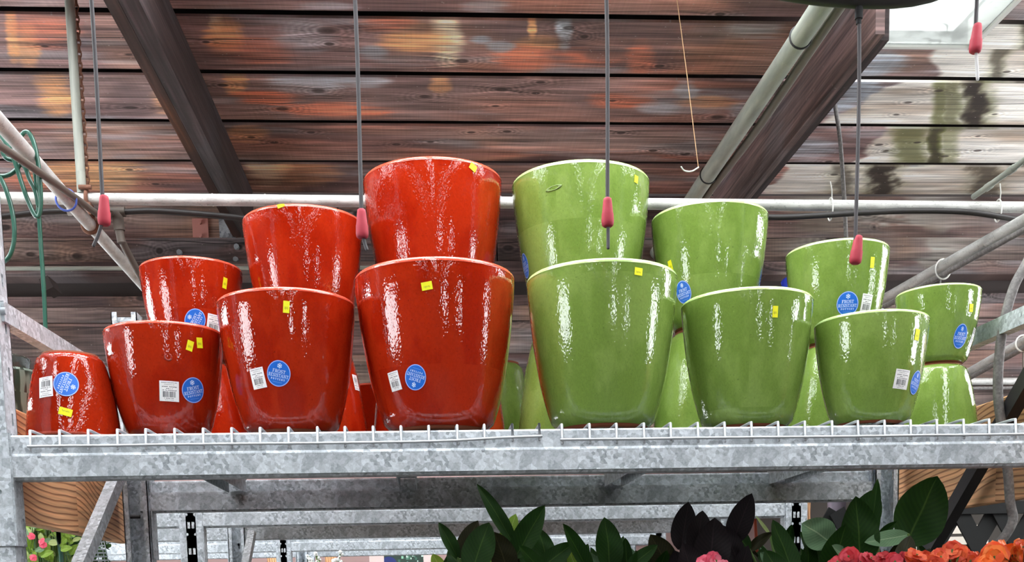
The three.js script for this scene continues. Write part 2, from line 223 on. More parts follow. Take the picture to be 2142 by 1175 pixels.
// boarded wall hanging from the roof
const wallBack = struct('wall_back');
const wrow = [[1.762, 1.568, 0], [1.566, 1.458, .012], [1.452, 1.392, .06], [1.323, 1.279, 0], [1.276, 1.212, .006], [1.209, 1.07, 0], [1.067, .93, .008], [.927, .80, 0], [.797, .67, .006]];
wrow.forEach(([a, b, out], k) => {
  const m = woodMat(plankTexture(300 + k * 11, LEN, .2, { h: 128, red: .3, orange: .35, grey: .8, blue: .6, knots: 14, pale: k < 3 ? (x, y, s) => .8 * smooth(.45, .6, fbm(x * 3, y * 12, s + 40, 4)) * smooth(1.5, 1.8, x + X0) * smooth(2.75, 2.3, x + X0) : undefined }));
  m.color.set(0xabaaa8);
  for (const [x0, x1] of [[HALL_L, -.35 + .7 * (k % 2)], [-.345 + .7 * (k % 2), 7]]) mk('plank', plankGeo(x0, x1, EYE + b, Math.min(EYE + a, CEIL - .002), WALLZ - .05, WALLZ + out, .2, true), m, wallBack);
});
mk('backing', box(HALL_L, HALL_R, EYE + .67, CEIL + .1, WALLZ - .11, WALLZ - .052), M.dull, wallBack);
mk('ledge_bracket', bar(at(100, 588, 5.2), at(112, 612, 5.2), .04, .12), M.dull, wallBack);
for (const [px, mat] of [[418, M.pinkPlate], [474, M.galvDull]]) { // steel plates with bolts
  const c = at(px, 478, 5.31), g = mk('bracket_plate', box(c.x - .034, c.x + .034, c.y - .046, c.y + .046, WALLZ, WALLZ + .008), mat, wallBack);
  for (const s of [-1, 1]) mk('bolt', (() => { const q = new THREE.CylinderGeometry(.008, .009, .012, 6); q.rotateX(Math.PI / 2); q.translate(c.x, c.y + s * .028, WALLZ + .014); return q; })(), mat, g);
}
for (const [px, py] of [[494, 514], [492, 541], [374, 526]]) { const c = at(px, py, 5.3); mk('bolt', (() => { const q = new THREE.CylinderGeometry(.011, .013, .016, 8); q.rotateX(Math.PI / 2); q.translate(c.x, c.y, WALLZ + .02); return q; })(), M.galvDull, wallBack); }
// unseen outer walls of the hall; side windows added to light ceiling and racks
function sideWall(name, x0, x1, openings) { // wall along z with added window openings [z0, z1, y0, y1]
  const w = struct(name); let z = -14; for (const [a, b, y0, y1] of openings) { mk('wall_panel', box(x0, x1, 0, z < -6 ? REARC : CEIL, z, a), M.plaster, w); mk('wall_panel', box(x0, x1, 0, y0, a, b), M.plaster, w); mk('wall_panel', box(x0, x1, y1, CEIL, a, b), M.plaster, w); for (let q = a + .6; q < b - .2; q += .6) mk('mullion', box(x0 + .04, x1 - .04, y0, y1, q - .025, q + .025), M.white, w); z = b; } mk('wall_panel', box(x0, x1, 0, CEIL, z, 7), M.plaster, w);
}
sideWall('wall_left', HALL_L - .15, HALL_L, [[-7.1, -5.9, .3, 1.9], [-5.2, -4.6, 1.9, 2.8], [-4.55, -3.8, .9, 2.8], [-2.1, -.9, 1.9, 2.6]]);
sideWall('wall_right', HALL_R, HALL_R + .15, [[-4.7, -3.4, 1.9, 3.15], [-2.6, -1.9, 1.9, 2.6], [2.2, 3.0, 1.9, 2.6]]);
{ const w = struct('wall_front'); let x = HALL_L; for (const [a, b] of [[1.6, 2.3]]) { mk('wall_panel', box(x, a, 0, CEIL + .13, 7, 7.15), M.plaster, w); mk('wall_panel', box(a, b, 0, 1.95, 7, 7.15), M.plaster, w); mk('wall_panel', box(a, b, 2.75, CEIL + .13, 7, 7.15), M.plaster, w); x = b; } mk('wall_panel', box(x, HALL_R, 0, CEIL + .13, 7, 7.15), M.plaster, w); }
// far end: pink lap siding
const sidingM = std({ color: 0xa98a86, roughness: .8 }), wallFar = struct('wall_far');
for (let k = 0; k < 17; k++) mk('siding_board', (() => { const g = box(HALL_L, HALL_R, 0, .21, -.012, .012); g.rotateX(-.05); g.translate(0, k * .2, -12); return g; })(), sidingM, wallFar);
mk('backing', box(HALL_L, HALL_R, 0, REARC, -12.12, -12.05), M.dull, wallFar);

/* ---------- pallet racks ---------- */
const HB = EYE + .273, HT = EYE + .372, SHELF = EYE + .385; // beam bottom and top, deck
function beamGeo(x0, x1, zf, face) { // step beam; face 1: outer face towards the camera, -1: away from it
  const pts = [[0, .005], [.005, 0], [.05, 0], [.055, .005], [.055, .062], [.03, .062], [.03, .094], [.025, .099], [.004, .099], [0, .095], [0, .058], [-.003, .052], [-.003, .006]];
  const s = new THREE.Shape(pts.map(([a, b]) => new THREE.Vector2(-a * face, b))); const g = new THREE.ExtrudeGeometry(s, { depth: x1 - x0, bevelEnabled: false });
  g.rotateY(Math.PI / 2); g.translate(x0, HB, zf); // shape x -> -z
  const p = g.attributes.position; for (let i = 0; i < p.count; i++) p.setZ(i, 2 * zf - p.getZ(i)); const ix = g.index; g.scale(1, 1, 1);
  const n = g.toNonIndexed ? (g.index ? g.toNonIndexed() : g) : g, a = n.attributes.position.array; for (let i = 0; i < a.length; i += 9) for (let c = 0; c < 3; c++) { const t = a[i + 3 + c]; a[i + 3 + c] = a[i + 6 + c]; a[i + 6 + c] = t; }
  n.computeVertexNormals(); return uvBox(n);
}
function plateWithHoles(w, h, t, holes) { // flat plate in x, y with round, slot or keyhole openings
  const s = new THREE.Shape([[-w / 2, -h / 2], [w / 2, -h / 2], [w / 2, h / 2], [-w / 2, h / 2]].map((p) => new THREE.Vector2(...p)));
  for (const [kind, x, y, a, b] of holes) { const p = new THREE.Path(); if (kind === 'o') p.absarc(x, y, a, 0, 6.2832, true); else if (kind === 'slot') p.setFromPoints([[x - a, y - b], [x - a, y + b], [x + a, y + b], [x + a, y - b]].map((q) => new THREE.Vector2(...q))); else p.setFromPoints([[x - a * .35, y - b], [x - a * .35, y - a * .4], [x - a, y], [x - a * .35, y + a], [x + a * .35, y + a], [x + a, y], [x + a * .35, y - a * .4], [x + a * .35, y - b]].map((q) => new THREE.Vector2(...q))); s.holes.push(p); }
  const g = new THREE.ExtrudeGeometry(s, { depth: t, bevelEnabled: false, curveSegments: 8 }); g.translate(0, 0, -t / 2); return uvBox(g);
}
function postGeo(x, z, top, face) { // lipped channel upright, slotted on its front and sides
  const holes = []; for (let y = -1.9; y < 1.9; y += .1016) holes.push(['key', 0, y, .008, .02]); const hgt = top, list = [];
  const front = plateWithHoles(.078, hgt, .003, holes.filter((q) => Math.abs(q[2]) < hgt / 2 - .04)); front.translate(x, hgt / 2, z); list.push(front);
  for (const s of [-1, 1]) { const side = plateWithHoles(.07, hgt, .003, holes.filter((q) => Math.abs(q[2]) < hgt / 2 - .04).map(([, , y]) => ['slot', .008, y + .05, .005, .014])); side.rotateY(Math.PI / 2); side.translate(x + s * .0375, hgt / 2, z - face * .035); list.push(side); list.push(box(x + s * .039, x + s * .022, 0, hgt, z - face * .07, z - face * .067)); }
  return uvBox(merge(list));
}
function bracketGeo(x, z, side, face) { // beam end plate wrapped round the post; side: where the beam starts
  const p = plateWithHoles(.062, .25, .004, [['o', side * .004, .07, .0055], ['o', side * .004, -.005, .0055], ['slot', -side * .02, .03, .005, .012], ['slot', -side * .02, -.07, .005, .012]]); p.translate(x + side * .012, HT - .12, z + face * .005);
  const q = plateWithHoles(.06, .25, .004, [['o', .015, -.065, .004], ['o', .015, -.1, .004], ['o', -.012, -.1, .004]]); q.rotateY(Math.PI / 2); q.translate(x + side * .0445, HT - .12, z - face * .026); return merge([p, q]);
}
function rack(label, group, zf, zr, xl, xr, mat, extra) {
  const t = thing('pallet_rack', label, 'rack', [0, 0, 0], group);
  for (const [x0, s] of [[xl - .04, 1], [xr + .04, -1]]) for (const [z, f] of [[zf, 1], [zr, -1]]) {
    const x = x0 + (s > 0 ? (f > 0 ? -(extra.shift ?? 0) : extra.shift ?? 0) : 0);
    const p = mk('post', postGeo(x, z, f < 0 ? extra.rear ?? extra.top : extra.top, f), mat, t); mk('bracket', bracketGeo(x, z, s, f), mat, p); if (extra.both) mk('bracket', bracketGeo(x, z, -s, f), mat, p);
  }
  mk('beam', beamGeo(xl - (extra.shift ?? 0), xr, zf, 1), mat, t); mk('beam', beamGeo(xl, xr, zr, -1), mat, t);
  if (extra.both) { mk('beam', beamGeo(xl - 2.2, xl - .08, zf, 1), mat, t); mk('beam', beamGeo(xl - 2.2, xl - .08, zr, -1), mat, t); }
  return t;
}
const ZF = -2.7, ZR = -3.8, XL = -.9, XR = 1.475;
const rack1 = rack('galvanized steel rack whose upper shelf carries the red and green pots', null, ZF, ZR, XL, XR, M.galv, { top: 2.95, rear: EYE + .88, shift: .03 });
function brace(parent, x, z0, h0, z1, h1, mat, w = .044) { // folded channel brace of a side frame
  const a = V(x, EYE + h0, z0), b = V(x, EYE + h1, z1), n = V(1, 0, 0).cross(b.clone().sub(a)).normalize(), g = [bar(a, b, w, .032, n)]; for (const q of [a, b]) { const c = new THREE.CylinderGeometry(.008, .008, .04, 8); c.rotateZ(Math.PI / 2); c.translate(q.x, q.y, q.z); g.push(c); }
  return mk('brace', merge(g), mat, parent);
}
brace(rack1, -.94, -2.72, .645, -3.78, .665, M.galv);
brace(rack1, -.92, -3.72, .455, -2.74, -.16, M.galv);
brace(rack1, 1.515, -2.72, .655, -3.78, .665, M.galv);
brace(rack1, 1.54, -2.74, .62, -3.76, -.13, M.darkSteel);
// bolt through the rear post
mk('bolt', rod(V(-.93, EYE + .26, -3.74), V(-.9, EYE + .26, -3.74), .006), M.darkSteel, rack1);
// lower shelf, below the frame, that carries the plants
mk('shelf_board', box(XL + .005, XR - .005, EYE - .31, EYE - .29, ZR + .01, ZF - .005), M.black, rack1);
const rack2 = rack('second galvanized rack seen through the gap under the pot shelf', null, -4.58, -5.7, XL + .03, XR - .03, M.galv, { top: EYE + .37, both: true });
brace(rack2, -.83, -5.6, .3, -4.75, -.25, M.galv);
mk('shelf_board', box(XL + .04, XR - .04, SHELF - .012, SHELF + .004, -5.66, -4.64), M.board, rack2);  // added board, there to shade the rear beam below it
const rack3 = rack('farthest galvanized rack low behind the other two racks', null, -7.2, -8.3, XL + .06, XR - .06, M.galv, { top: EYE + .37, both: true });
brace(rack3, -.8, -8.2, .3, -7.3, -.3, M.galvDull);
// wire decks
function deck(label, x0, x1, n, zf, zr, lift) {
  const t = thing('wire_deck', label, 'wire deck', [0, 0, 0], 'wire decks on the pot rack'), r = .0034, y = SHELF - .0031, dx = (x1 - x0) / n, R = mulberry(n * 9 + 1);
  for (let k = 0; k <= n; k++) { const x = x0 + dx * k, b = .002 * (R() - .5), e = lift ? lift(k / n) : 0; const c = new THREE.CurvePath(); const pts = [V(x, y, zr), V(x, y, zf - .03), V(x + b, y + .001, zf - .004), V(x + b, y - .003, zf + .004), V(x + b, y - .014, zf + .0065), V(x + b, EYE + .338 + e, zf + .0068)]; mk('wire', hose(pts, r, 26, 6, .2), M.wire, t); }
  const rail = []; for (let k = 0; k <= 12; k++) rail.push(V(x0 - .003 + (x1 - x0 + .006) * k / 12, EYE + .345 + (lift ? lift(k / 12) : 0) + .001 * (R() - .5), zf + .0118)); mk('rail_wire', hose(rail, r, 40, 6), M.wire, t);
  for (let k = 0; k < 9; k++) { const z = zf - .06 - k * .12; mk('cross_wire', rod(V(x0 - .004, y - .0058, z), V(x1 + .004, y - .0058, z), r, 6), M.wire, t); }
  for (const q of [.25, .72]) { const x = x0 + (x1 - x0) * q; mk('support_channel', merge([box(x - .028, x + .028, y - .013, y - .0095, zr + .04, zf - .04), box(x - .028, x - .025, y - .052, y - .0095, zr + .06, zf - .06), box(x + .025, x + .028, y - .052, y - .0095, zr + .06, zf - .06)]), M.galv, t); }
  return t;
}
deck('wire mesh deck under the red pots with hooked front wires', -.88, .268, 18, ZF, ZR + .005, (q) => .009 * smooth(.75, 1, q));
deck('wire mesh deck under the green pots with hooked front wires', .32, 1.47, 18, ZF, ZR + .005);
{ const t = thing('wire_deck', 'wire mesh deck lying on the farthest rack', 'wire deck', [0, 0, 0], 'wire decks on the pot rack'); for (let k = 0; k < 32; k++) mk('wire', rod(V(-.82 + k * .072, SHELF - .003, -7.195), V(-.82 + k * .072, SHELF - .003, -8.28), .003, 6), M.wire, t); mk('rail_wire', rod(V(-.83, SHELF - .009, -7.21), V(1.42, SHELF - .009, -7.21), .003, 6), M.wire, t); }
// wide boards along the two ends of the rack
function endBoard(label, x, z0, z1, b, top, tilt) { const t = thing('wooden_board', label, 'board', [x, EYE + b, (z0 + z1) / 2]); const g = chamferBox(z0 - z1, top - b, .038, .004); g.translate(0, (top - b) / 2, 0); g.rotateY(Math.PI / 2); const p = g.attributes.position, uv = g.attributes.uv; for (let i = 0; i < uv.count; i++) uv.setXY(i, p.getZ(i), p.getY(i)); mk('board', g, M.board, t); t.rotation.x = tilt; return t; }
endBoard('wide brown grained board outside the rack behind the front post', -1.0, -2.8, -3.92, .19, .462, -.008);
endBoard('wide brown grained board at the rack end above the black lattice', 1.62, -2.5, -3.84, .22, .505, 0);

/* ---------- pots ---------- */
const PROFILE = [[0, .6], [.02, .645], [.06, .695], [.12, .738], [.2, .782], [.32, .84], [.45, .886], [.58, .926], [.7, .955], [.82, .979], [.92, .996], [1, 1]];
function profileAt(t) { // monotone smooth curve through the points above
  t = clamp(t); let k = 0; while (k < PROFILE.length - 2 && t > PROFILE[k + 1][0]) k++;
  const p = (i) => PROFILE[clamp(i, 0, PROFILE.length - 1)], [x0, y0] = p(k), [x1, y1] = p(k + 1), m = (i) => { const a = p(i - 1), b = p(i + 1); return (b[1] - a[1]) / (b[0] - a[0]); }, h = x1 - x0, u = (t - x0) / h;
  return (2 * u ** 3 - 3 * u ** 2 + 1) * y0 + (u ** 3 - 2 * u ** 2 + u) * h * m(k) + (-2 * u ** 3 + 3 * u ** 2) * y1 + (u ** 3 - u ** 2) * h * m(k + 1);
}
const glazeBump = tex(1024, 1024, (i, j) => { // orange peel, runs and pits of a thick glaze; one tile is 0.6 m
  const x = i / 1024, y = j / 1024, per = (n, s, a, b) => { const f = (u, v) => noise(u * n * a, v * n * b, s); const bx = smooth(.85, 1, x), by = smooth(.85, 1, y); return f(x, y) * (1 - bx) * (1 - by) + f(x - 1, y) * bx * (1 - by) + f(x, y - 1) * (1 - bx) * by + f(x - 1, y - 1) * bx * by; };
  const v = .3 * per(14, 3, 1, .5) + .12 * per(46, 5, 1, .4) + .3 * per(110, 9, 1, .6) + .28 * per(230, 11, 1, .7); return [v * 255, v * 255, v * 255];
}, false);
function glazeMap(seed, a, b, d) { return tex(512, 512, (i, j) => { const x = i / 512, y = j / 512, m = fbm(x * 9, y * 5, seed, 4), f = hash(i, j, seed + 4), q = noise(x * 150, y * 120, seed + 2); let c = mix3(a, b, smooth(.38, .66, m)); c = c.map((k) => k * (.95 + .06 * q + .04 * f)); if (noise(x * 190, y * 190, seed + 7) > .93) c = mix3(c, d, .45); return c; }); }
function glazeMaterial(map, bump = .0006, rough = .05) { const b = glazeBump.clone(); b.repeat.set(1 / .6, 1 / .6); map.repeat.set(1 / .5, 1 / .5); return phys({ map, bumpMap: b, bumpScale: bump, roughness: rough, ior: 1.55, specularIntensity: 1 }); }
M.red = glazeMaterial(glazeMap(5, [166, 40, 14], [152, 30, 8], [100, 20, 8]));
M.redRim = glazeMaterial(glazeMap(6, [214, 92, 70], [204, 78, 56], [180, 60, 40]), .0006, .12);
M.green = glazeMaterial(glazeMap(15, [126, 151, 74], [112, 138, 61], [82, 102, 44]));
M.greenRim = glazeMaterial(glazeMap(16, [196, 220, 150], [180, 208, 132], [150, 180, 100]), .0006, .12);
M.darkPot = glazeMaterial(glazeMap(25, [58, 60, 54], [44, 44, 40], [90, 90, 84]));
M.dripPot = glazeMaterial((() => tex(512, 512, (i, j) => { const x = i / 512, y = j / 512, v = smooth(.55, .75, noise(x * 46, y * 9 + 2 * noise(x * 30, y * 4, 3), 91)); return mix3([116, 128, 116], [52, 60, 52], v); }))());
M.bluePot = glazeMaterial(glazeMap(35, [36, 52, 150], [28, 40, 130], [20, 30, 90]));
M.clay = std({ color: 0x7d4026, roughness: .9 });
M.frost = canvasTex(384, 384, (c, w) => {
  c.fillStyle = '#1668cf'; c.fillRect(0, 0, w, w); c.strokeStyle = '#b9c9f5'; c.lineWidth = 10; c.beginPath(); c.arc(w / 2, w / 2, w * .462, 0, 7); c.stroke();
  c.save(); c.translate(w / 2, w * .215); c.strokeStyle = '#e6f1ff'; c.lineWidth = 7; for (let k = 0; k < 6; k++) { c.rotate(Math.PI / 3); c.beginPath(); c.moveTo(0, 0); c.lineTo(0, -w * .095); c.moveTo(0, -w * .055); c.lineTo(w * .028, -w * .085); c.moveTo(0, -w * .055); c.lineTo(-w * .028, -w * .085); c.stroke(); } c.restore();
  c.fillStyle = '#eef5ff'; c.textAlign = 'center'; c.font = '66px serif'; c.fillText('FROST', w / 2, w * .48); c.font = '66px serif'; c.fillText('RESISTANT', w / 2, w * .635, w * .83); c.font = 'bold 36px serif'; c.fillText('P O T T E R Y', w / 2, w * .745, w * .58);
  c.strokeStyle = '#9fc4f5'; c.lineWidth = 4; c.setLineDash([9, 3]); c.beginPath(); c.moveTo(w * .31, w * .825); c.lineTo(w * .69, w * .825); c.stroke();
});
M.barcode = canvasTex(256, 336, (c, w, h) => {
  c.fillStyle = '#f1efee'; c.fillRect(0, 0, w, h); c.fillStyle = '#43414a'; c.textAlign = 'center'; c.font = 'bold 20px sans-serif'; c.fillText('BORDER CONCEPTS, INC', w / 2, 36, w * .82); c.font = '19px sans-serif'; c.fillText('CHARLOTTE, NC', w / 2, 66, w * .56);
  const R = mulberry(4); const marks = (y, x0, x1, hh) => { for (let x = x0; x < x1;) { const q = 4 + R() * 7; if (R() > .2) c.fillRect(x, y - hh * (.7 + .3 * R()), q, hh); x += q + 3; } };
  marks(100, 34, 108, 13); marks(100, 128, 224, 13); marks(130, 86, 170, 11); marks(158, 40, 216, 11); c.fillStyle = '#2b2a30';
  for (let x = 44; x < 212;) { const q = 2 + R() * 6; c.fillRect(x, 172, q, 96); x += q + 2 + R() * 5; } c.fillStyle = '#43414a'; marks(290, 60, 200, 11); c.font = '18px sans-serif'; c.fillText('Made in China', w / 2, 320);
});
M.price = canvasTex(128, 80, (c, w, h) => { c.fillStyle = '#f2ee12'; c.fillRect(0, 0, w, h); c.strokeStyle = '#8f8c22'; c.lineWidth = 3; const R = mulberry(8); for (let k = 0; k < 6; k++) { const x = 26 + k * 13; c.beginPath(); c.moveTo(x, 34 + R() * 6); c.lineTo(x + 6 * R(), 52 + R() * 6); c.lineTo(x + 8, 40 + R() * 10); c.stroke(); } });
const stickerM = { frost: std({ map: M.frost, roughness: .4 }), barcode: std({ map: M.barcode, roughness: .5 }), price: std({ map: M.price, roughness: .6 }) };
let potSeed = 1;
function makePot(label, group, kind, x, y, z, r, h, inverted = false, o = {}) {
  const seed = potSeed++, R = mulberry(seed * 331), w1 = R() * 6, w2 = R() * 6, t = thing('glazed_pot', label, 'pot', [x, y, z], group);
  t.rotation.set((o.tiltX ?? 0) * D, 0, (o.tilt ?? (R() - .5) * .8) * D);
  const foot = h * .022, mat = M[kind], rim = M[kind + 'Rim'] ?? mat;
  const f = (q) => { const v = profileAt(inverted ? 1 - q : q); return v; };
  const rad = (th, hh) => r * f(hh / h) * (1 + .004 * Math.sin(2 * th + w1) + .003 * Math.sin(3 * th + w2 + hh * 6));
  const round = (pts, n, m, from = 0) => { // surface of revolution over [radius, height] pairs, uv in metres, out of round like the pot
    const g = new THREE.BufferGeometry(), pos = [], uv = [], ix = []; let l = from;
    pts.forEach(([pr, ph], i) => { if (i) l += Math.hypot(pr - pts[i - 1][0], ph - pts[i - 1][1]); for (let k = 0; k <= n; k++) { const th = -Math.PI + k / n * 2 * Math.PI, q = pr * (1 + .004 * Math.sin(2 * th + w1) + .003 * Math.sin(3 * th + w2 + ph * 6)); pos.push(Math.sin(th) * q, ph, Math.cos(th) * q); uv.push(th * r + seed * .173, l + seed * .31); } });
    for (let i = 0; i < pts.length - 1; i++) for (let k = 0; k < n; k++) { const a = i * (n + 1) + k, b = a + n + 1; ix.push(a, a + 1, b, a + 1, b + 1, b); }
    g.setAttribute('position', new THREE.Float32BufferAttribute(pos, 3)); g.setAttribute('uv', new THREE.Float32BufferAttribute(uv, 2)); g.setIndex(ix); g.computeVertexNormals();
    const nn = g.attributes.normal; for (let i = 0; i < pts.length; i++) { const a = i * (n + 1), b = a + n, v = V(nn.getX(a) + nn.getX(b), nn.getY(a) + nn.getY(b), nn.getZ(a) + nn.getZ(b)).normalize(); nn.setXYZ(a, v.x, v.y, v.z); nn.setXYZ(b, v.x, v.y, v.z); }
    return g;
  };
  const flip = (list) => inverted ? list.map(([a, b]) => [a, h - b]).reverse() : list, wall = Math.min(.02, r * .1), NS = 72;
  const lip = h - wall * .55;
  const outer = []; for (let k = 0; k <= 26; k++) { const q = foot + (lip - foot) * k / 26; outer.push([r * profileAt(q / h), q]); }
  const inner = []; for (let k = 0; k <= 12; k++) { const q = lip - (lip - h * .12) * k / 12; inner.push([r * profileAt(q / h) - wall, q]); } inner.push([0.001, h * .1]);
  const base = [[.001, foot * 1.2], [r * .585, foot * 1.2], [r * .612, foot]];
  mk('body', round(flip([...base, ...outer.slice(1)]), NS), mat, t); mk('interior', round(flip(inner), 48), mat, t);
  const ring = []; for (let k = 0; k <= 10; k++) { const a = k / 10 * Math.PI; ring.push([r - wall / 2 + Math.cos(a) * wall * .52, lip + Math.sin(a) * wall * .55]); }
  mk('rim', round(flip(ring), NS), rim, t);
  mk('foot_ring', round(flip([[r * .5, foot * 1.2], [r * .5, 0], [r * .588, 0], [r * .6, foot * 1.1]]), 48), M.clay, t);
  t.updateMatrixWorld(true);
  const inv = t.matrixWorld.clone().invert();
  for (const [kindS, px, py, wpx, hpx, rot] of o.stickers ?? []) { // found on the pot where the photograph shows it
    const d = ray(px, py).normalize(), p = V(0, 0, 0); let hit = null;
    for (let s = 2; s < 4.6; s += .001) { p.copy(camera.position).addScaledVector(d, s).applyMatrix4(inv); if (p.y > 0 && p.y < h && Math.hypot(p.x, p.z) < rad(Math.atan2(p.x, p.z), p.y)) { hit = [Math.atan2(p.x, p.z), p.y, s]; break; } }
    if (!hit) { console.log('sticker missed', label, px, py); continue; }
    const [th0, h0, s0] = hit, sw = wpx * s0 / FOCAL / 2, sh = hpx * s0 / FOCAL / 2, ca = Math.cos(rot * D), sa = Math.sin(rot * D), pos = [], uv = [], ix = [], put = (a, b, u, v) => { const A = a * ca - b * sa, B = a * sa + b * ca, hh = clamp(h0 + B, .002, h - .002), th = th0 + A / rad(th0, hh), e = .0012, q = rad(th, hh) + e; pos.push(Math.sin(th) * q, hh, Math.cos(th) * q); uv.push(u, v); };
    if (kindS === 'flaw') { const q = rad(th0, h0), g = new THREE.TorusGeometry(1, .32, 8, 24); g.scale(sw, sh, .004); g.rotateZ(rot * D); g.translate(0, 0, q - .0004); g.rotateY(th0); g.translate(0, h0, 0); mk('glaze_flaw', g, mat, t, 'raised ring of a burst bubble in the glaze'); continue; }
    if (kindS === 'frost') { const N = 36, K = 4; put(0, 0, .5, .5); for (let i = 1; i <= K; i++) for (let k = 0; k < N; k++) { const a = k / N * 2 * Math.PI, q = i / K; put(Math.cos(a) * q * sw, Math.sin(a) * q * sh, .5 + .485 * q * Math.cos(a), .5 + .485 * q * Math.sin(a)); } for (let k = 0; k < N; k++) { ix.push(0, 1 + k, 1 + (k + 1) % N); for (let i = 0; i < K - 1; i++) { const a = 1 + i * N + k, b = 1 + i * N + (k + 1) % N; ix.push(a, a + N, b, b, a + N, b + N); } } }
    else { const N = 8; for (let i = 0; i <= N; i++) for (let k = 0; k <= N; k++) put((k / N * 2 - 1) * sw, (i / N * 2 - 1) * sh, k / N, i / N); for (let i = 0; i < N; i++) for (let k = 0; k < N; k++) { const a = i * (N + 1) + k, b = a + N + 1; ix.push(a, a + 1, b, a + 1, b + 1, b); } }
    const g = new THREE.BufferGeometry(); g.setAttribute('position', new THREE.Float32BufferAttribute(pos, 3)); g.setAttribute('uv', new THREE.Float32BufferAttribute(uv, 2)); g.setIndex(ix); g.computeVertexNormals();
    mk({ frost: 'round_sticker', barcode: 'barcode_label', price: 'price_sticker' }[kindS], g, stickerM[kindS], t, { frost: 'round blue frost resistant sticker', barcode: 'white barcode label', price: 'small yellow price sticker' }[kindS]);
  }
  return t;
}
const GR = 'red glazed pots on the shelf', GG = 'green glazed pots on the shelf', S = SHELF, I = true;
// front row
makePot('smallest red pot standing upside down at the end of the front row', GR, 'red', -.838, S, -2.885, .108, .196, I, { tilt: -1, stickers: [['frost', 138, 803, 46, 46, -112], ['barcode', 96, 809, 29, 38, 186], ['price', 137, 861, 24, 14, 165]] });
makePot('small red front pot with two price stickers and a barcode label', GR, 'red', -.6225, S, -2.93, .141, .256, false, { tilt: 0, stickers: [['frost', 404, 816, 47, 47, 14], ['barcode', 354, 818, 36, 37, -2], ['price', 397, 723, 13, 19, -14], ['price', 417, 717, 13, 19, 6], ['flaw', 352, 746, 12, 12, 0]] });
makePot('medium red front pot with an upright blue sticker beside a barcode label', GR, 'red', -.319, S, -2.884, .1635, .312, false, { tilt: 0, stickers: [['frost', 583, 781, 46, 49, -13], ['barcode', 540, 791, 30, 38, 6], ['price', 599, 642, 12, 22, -5]] });
makePot('largest red front pot with an upside-down blue sticker', GR, 'red', .039, S, -2.882, .193, .369, false, { tilt: 0, stickers: [['frost', 869, 789, 44, 49, 161], ['barcode', 826, 797, 27, 36, 6], ['price', 893, 598, 21, 15, 8]] });
makePot('largest green front pot in the middle of the shelf', GG, 'green', .443, S, -2.872, .183, .365, false, { tilt: 0, stickers: [['price', 1335, 568, 17, 14, -4]] });
makePot('medium green front pot with a single yellow sticker below its rim', GG, 'green', .807, S, -2.885, .1605, .311, false, { tilt: 0, stickers: [['price', 1621, 652, 11, 21, 0]] });
makePot('small green front pot with a barcode label low on its side', GG, 'green', 1.101, S, -2.826, .136, .25, false, { tilt: 0, stickers: [['barcode', 1886, 793, 32, 35, -4], ['frost', 1915, 800, 34, 44, -10], ['price', 1918, 700, 12, 20, -6]] });
// back row: an upright pot on the foot of an upside-down one
const BACK = [['red', 'small', -.626, -3.343, .1385, .252, .9, 'red pot upright on the lower back stack beside the cross pipe', [['frost', 408, 670, 43, 38, 60], ['barcode', 447, 678, 28, 34, -5], ['price', 470, 592, 10, 20, -8]]],
  ['red', 'medium', -.313, -3.311, .162, .312, 1.014, 'red pot upright in the second back stack', [['price', 588, 430, 14, 7, 15]]],
  ['red', 'large', .046, -3.351, .192, .374, 1.137, 'red pot upright on top of the tallest red stack', [['price', 989, 350, 15, 12, -28]]],
  ['green', 'large', .461, -3.354, .193, .374, 1.132, 'green pot upright on top of the tallest green stack', [['price', 1330, 375, 11, 13, -5], ['frost', 1099, 556, 34, 46, 0], ['flaw', 1158, 393, 26, 7, 8]]],
  ['green', 'medium', .821, -3.325, .1635, .312, 1.031, 'green pot upright in the back with a blue sticker at its edge', [['frost', 1430, 611, 33, 42, 8], ['price', 1403, 556, 10, 20, 10]]],
  ['green', 'small', 1.154, -3.22, .1385, .255, .909, 'green pot upright in the back with sticker and barcode side by side', [['frost', 1773, 635, 41, 43, 0], ['barcode', 1812, 636, 24, 35, -3], ['price', 1824, 549, 9, 19, 0]]],
  ['green', 'tiny', 1.367, -3.048, .108, .188, .757, 'green pot upright at the far end of the back row', [['frost', 2009, 703, 29, 43, -4], ['barcode', 2033, 706, 12, 34, -10], ['price', 2031, 644, 10, 14, 4]]]];
for (const [kind, size, x, z, r, h, top, label, stickers] of BACK) {
  const under = EYE + top - h - S;
  makePot({ small: 'small', medium: 'medium', large: 'large', tiny: 'smallest' }[size] + ' ' + kind + ' pot upside down under another in the back row', kind === 'red' ? GR : GG, kind, x, S, z, r, under, I, { tilt: 0, stickers: size === 'medium' && kind === 'red' ? [['barcode', 744, 800, 22, 30, 182]] : [] });
  makePot({ small: 'small ', medium: 'medium ', large: 'large ', tiny: 'smallest ' }[size] + label, kind === 'red' ? GR : GG, kind, x, EYE + top - h, z, r, h, false, { tilt: 0, stickers });
}
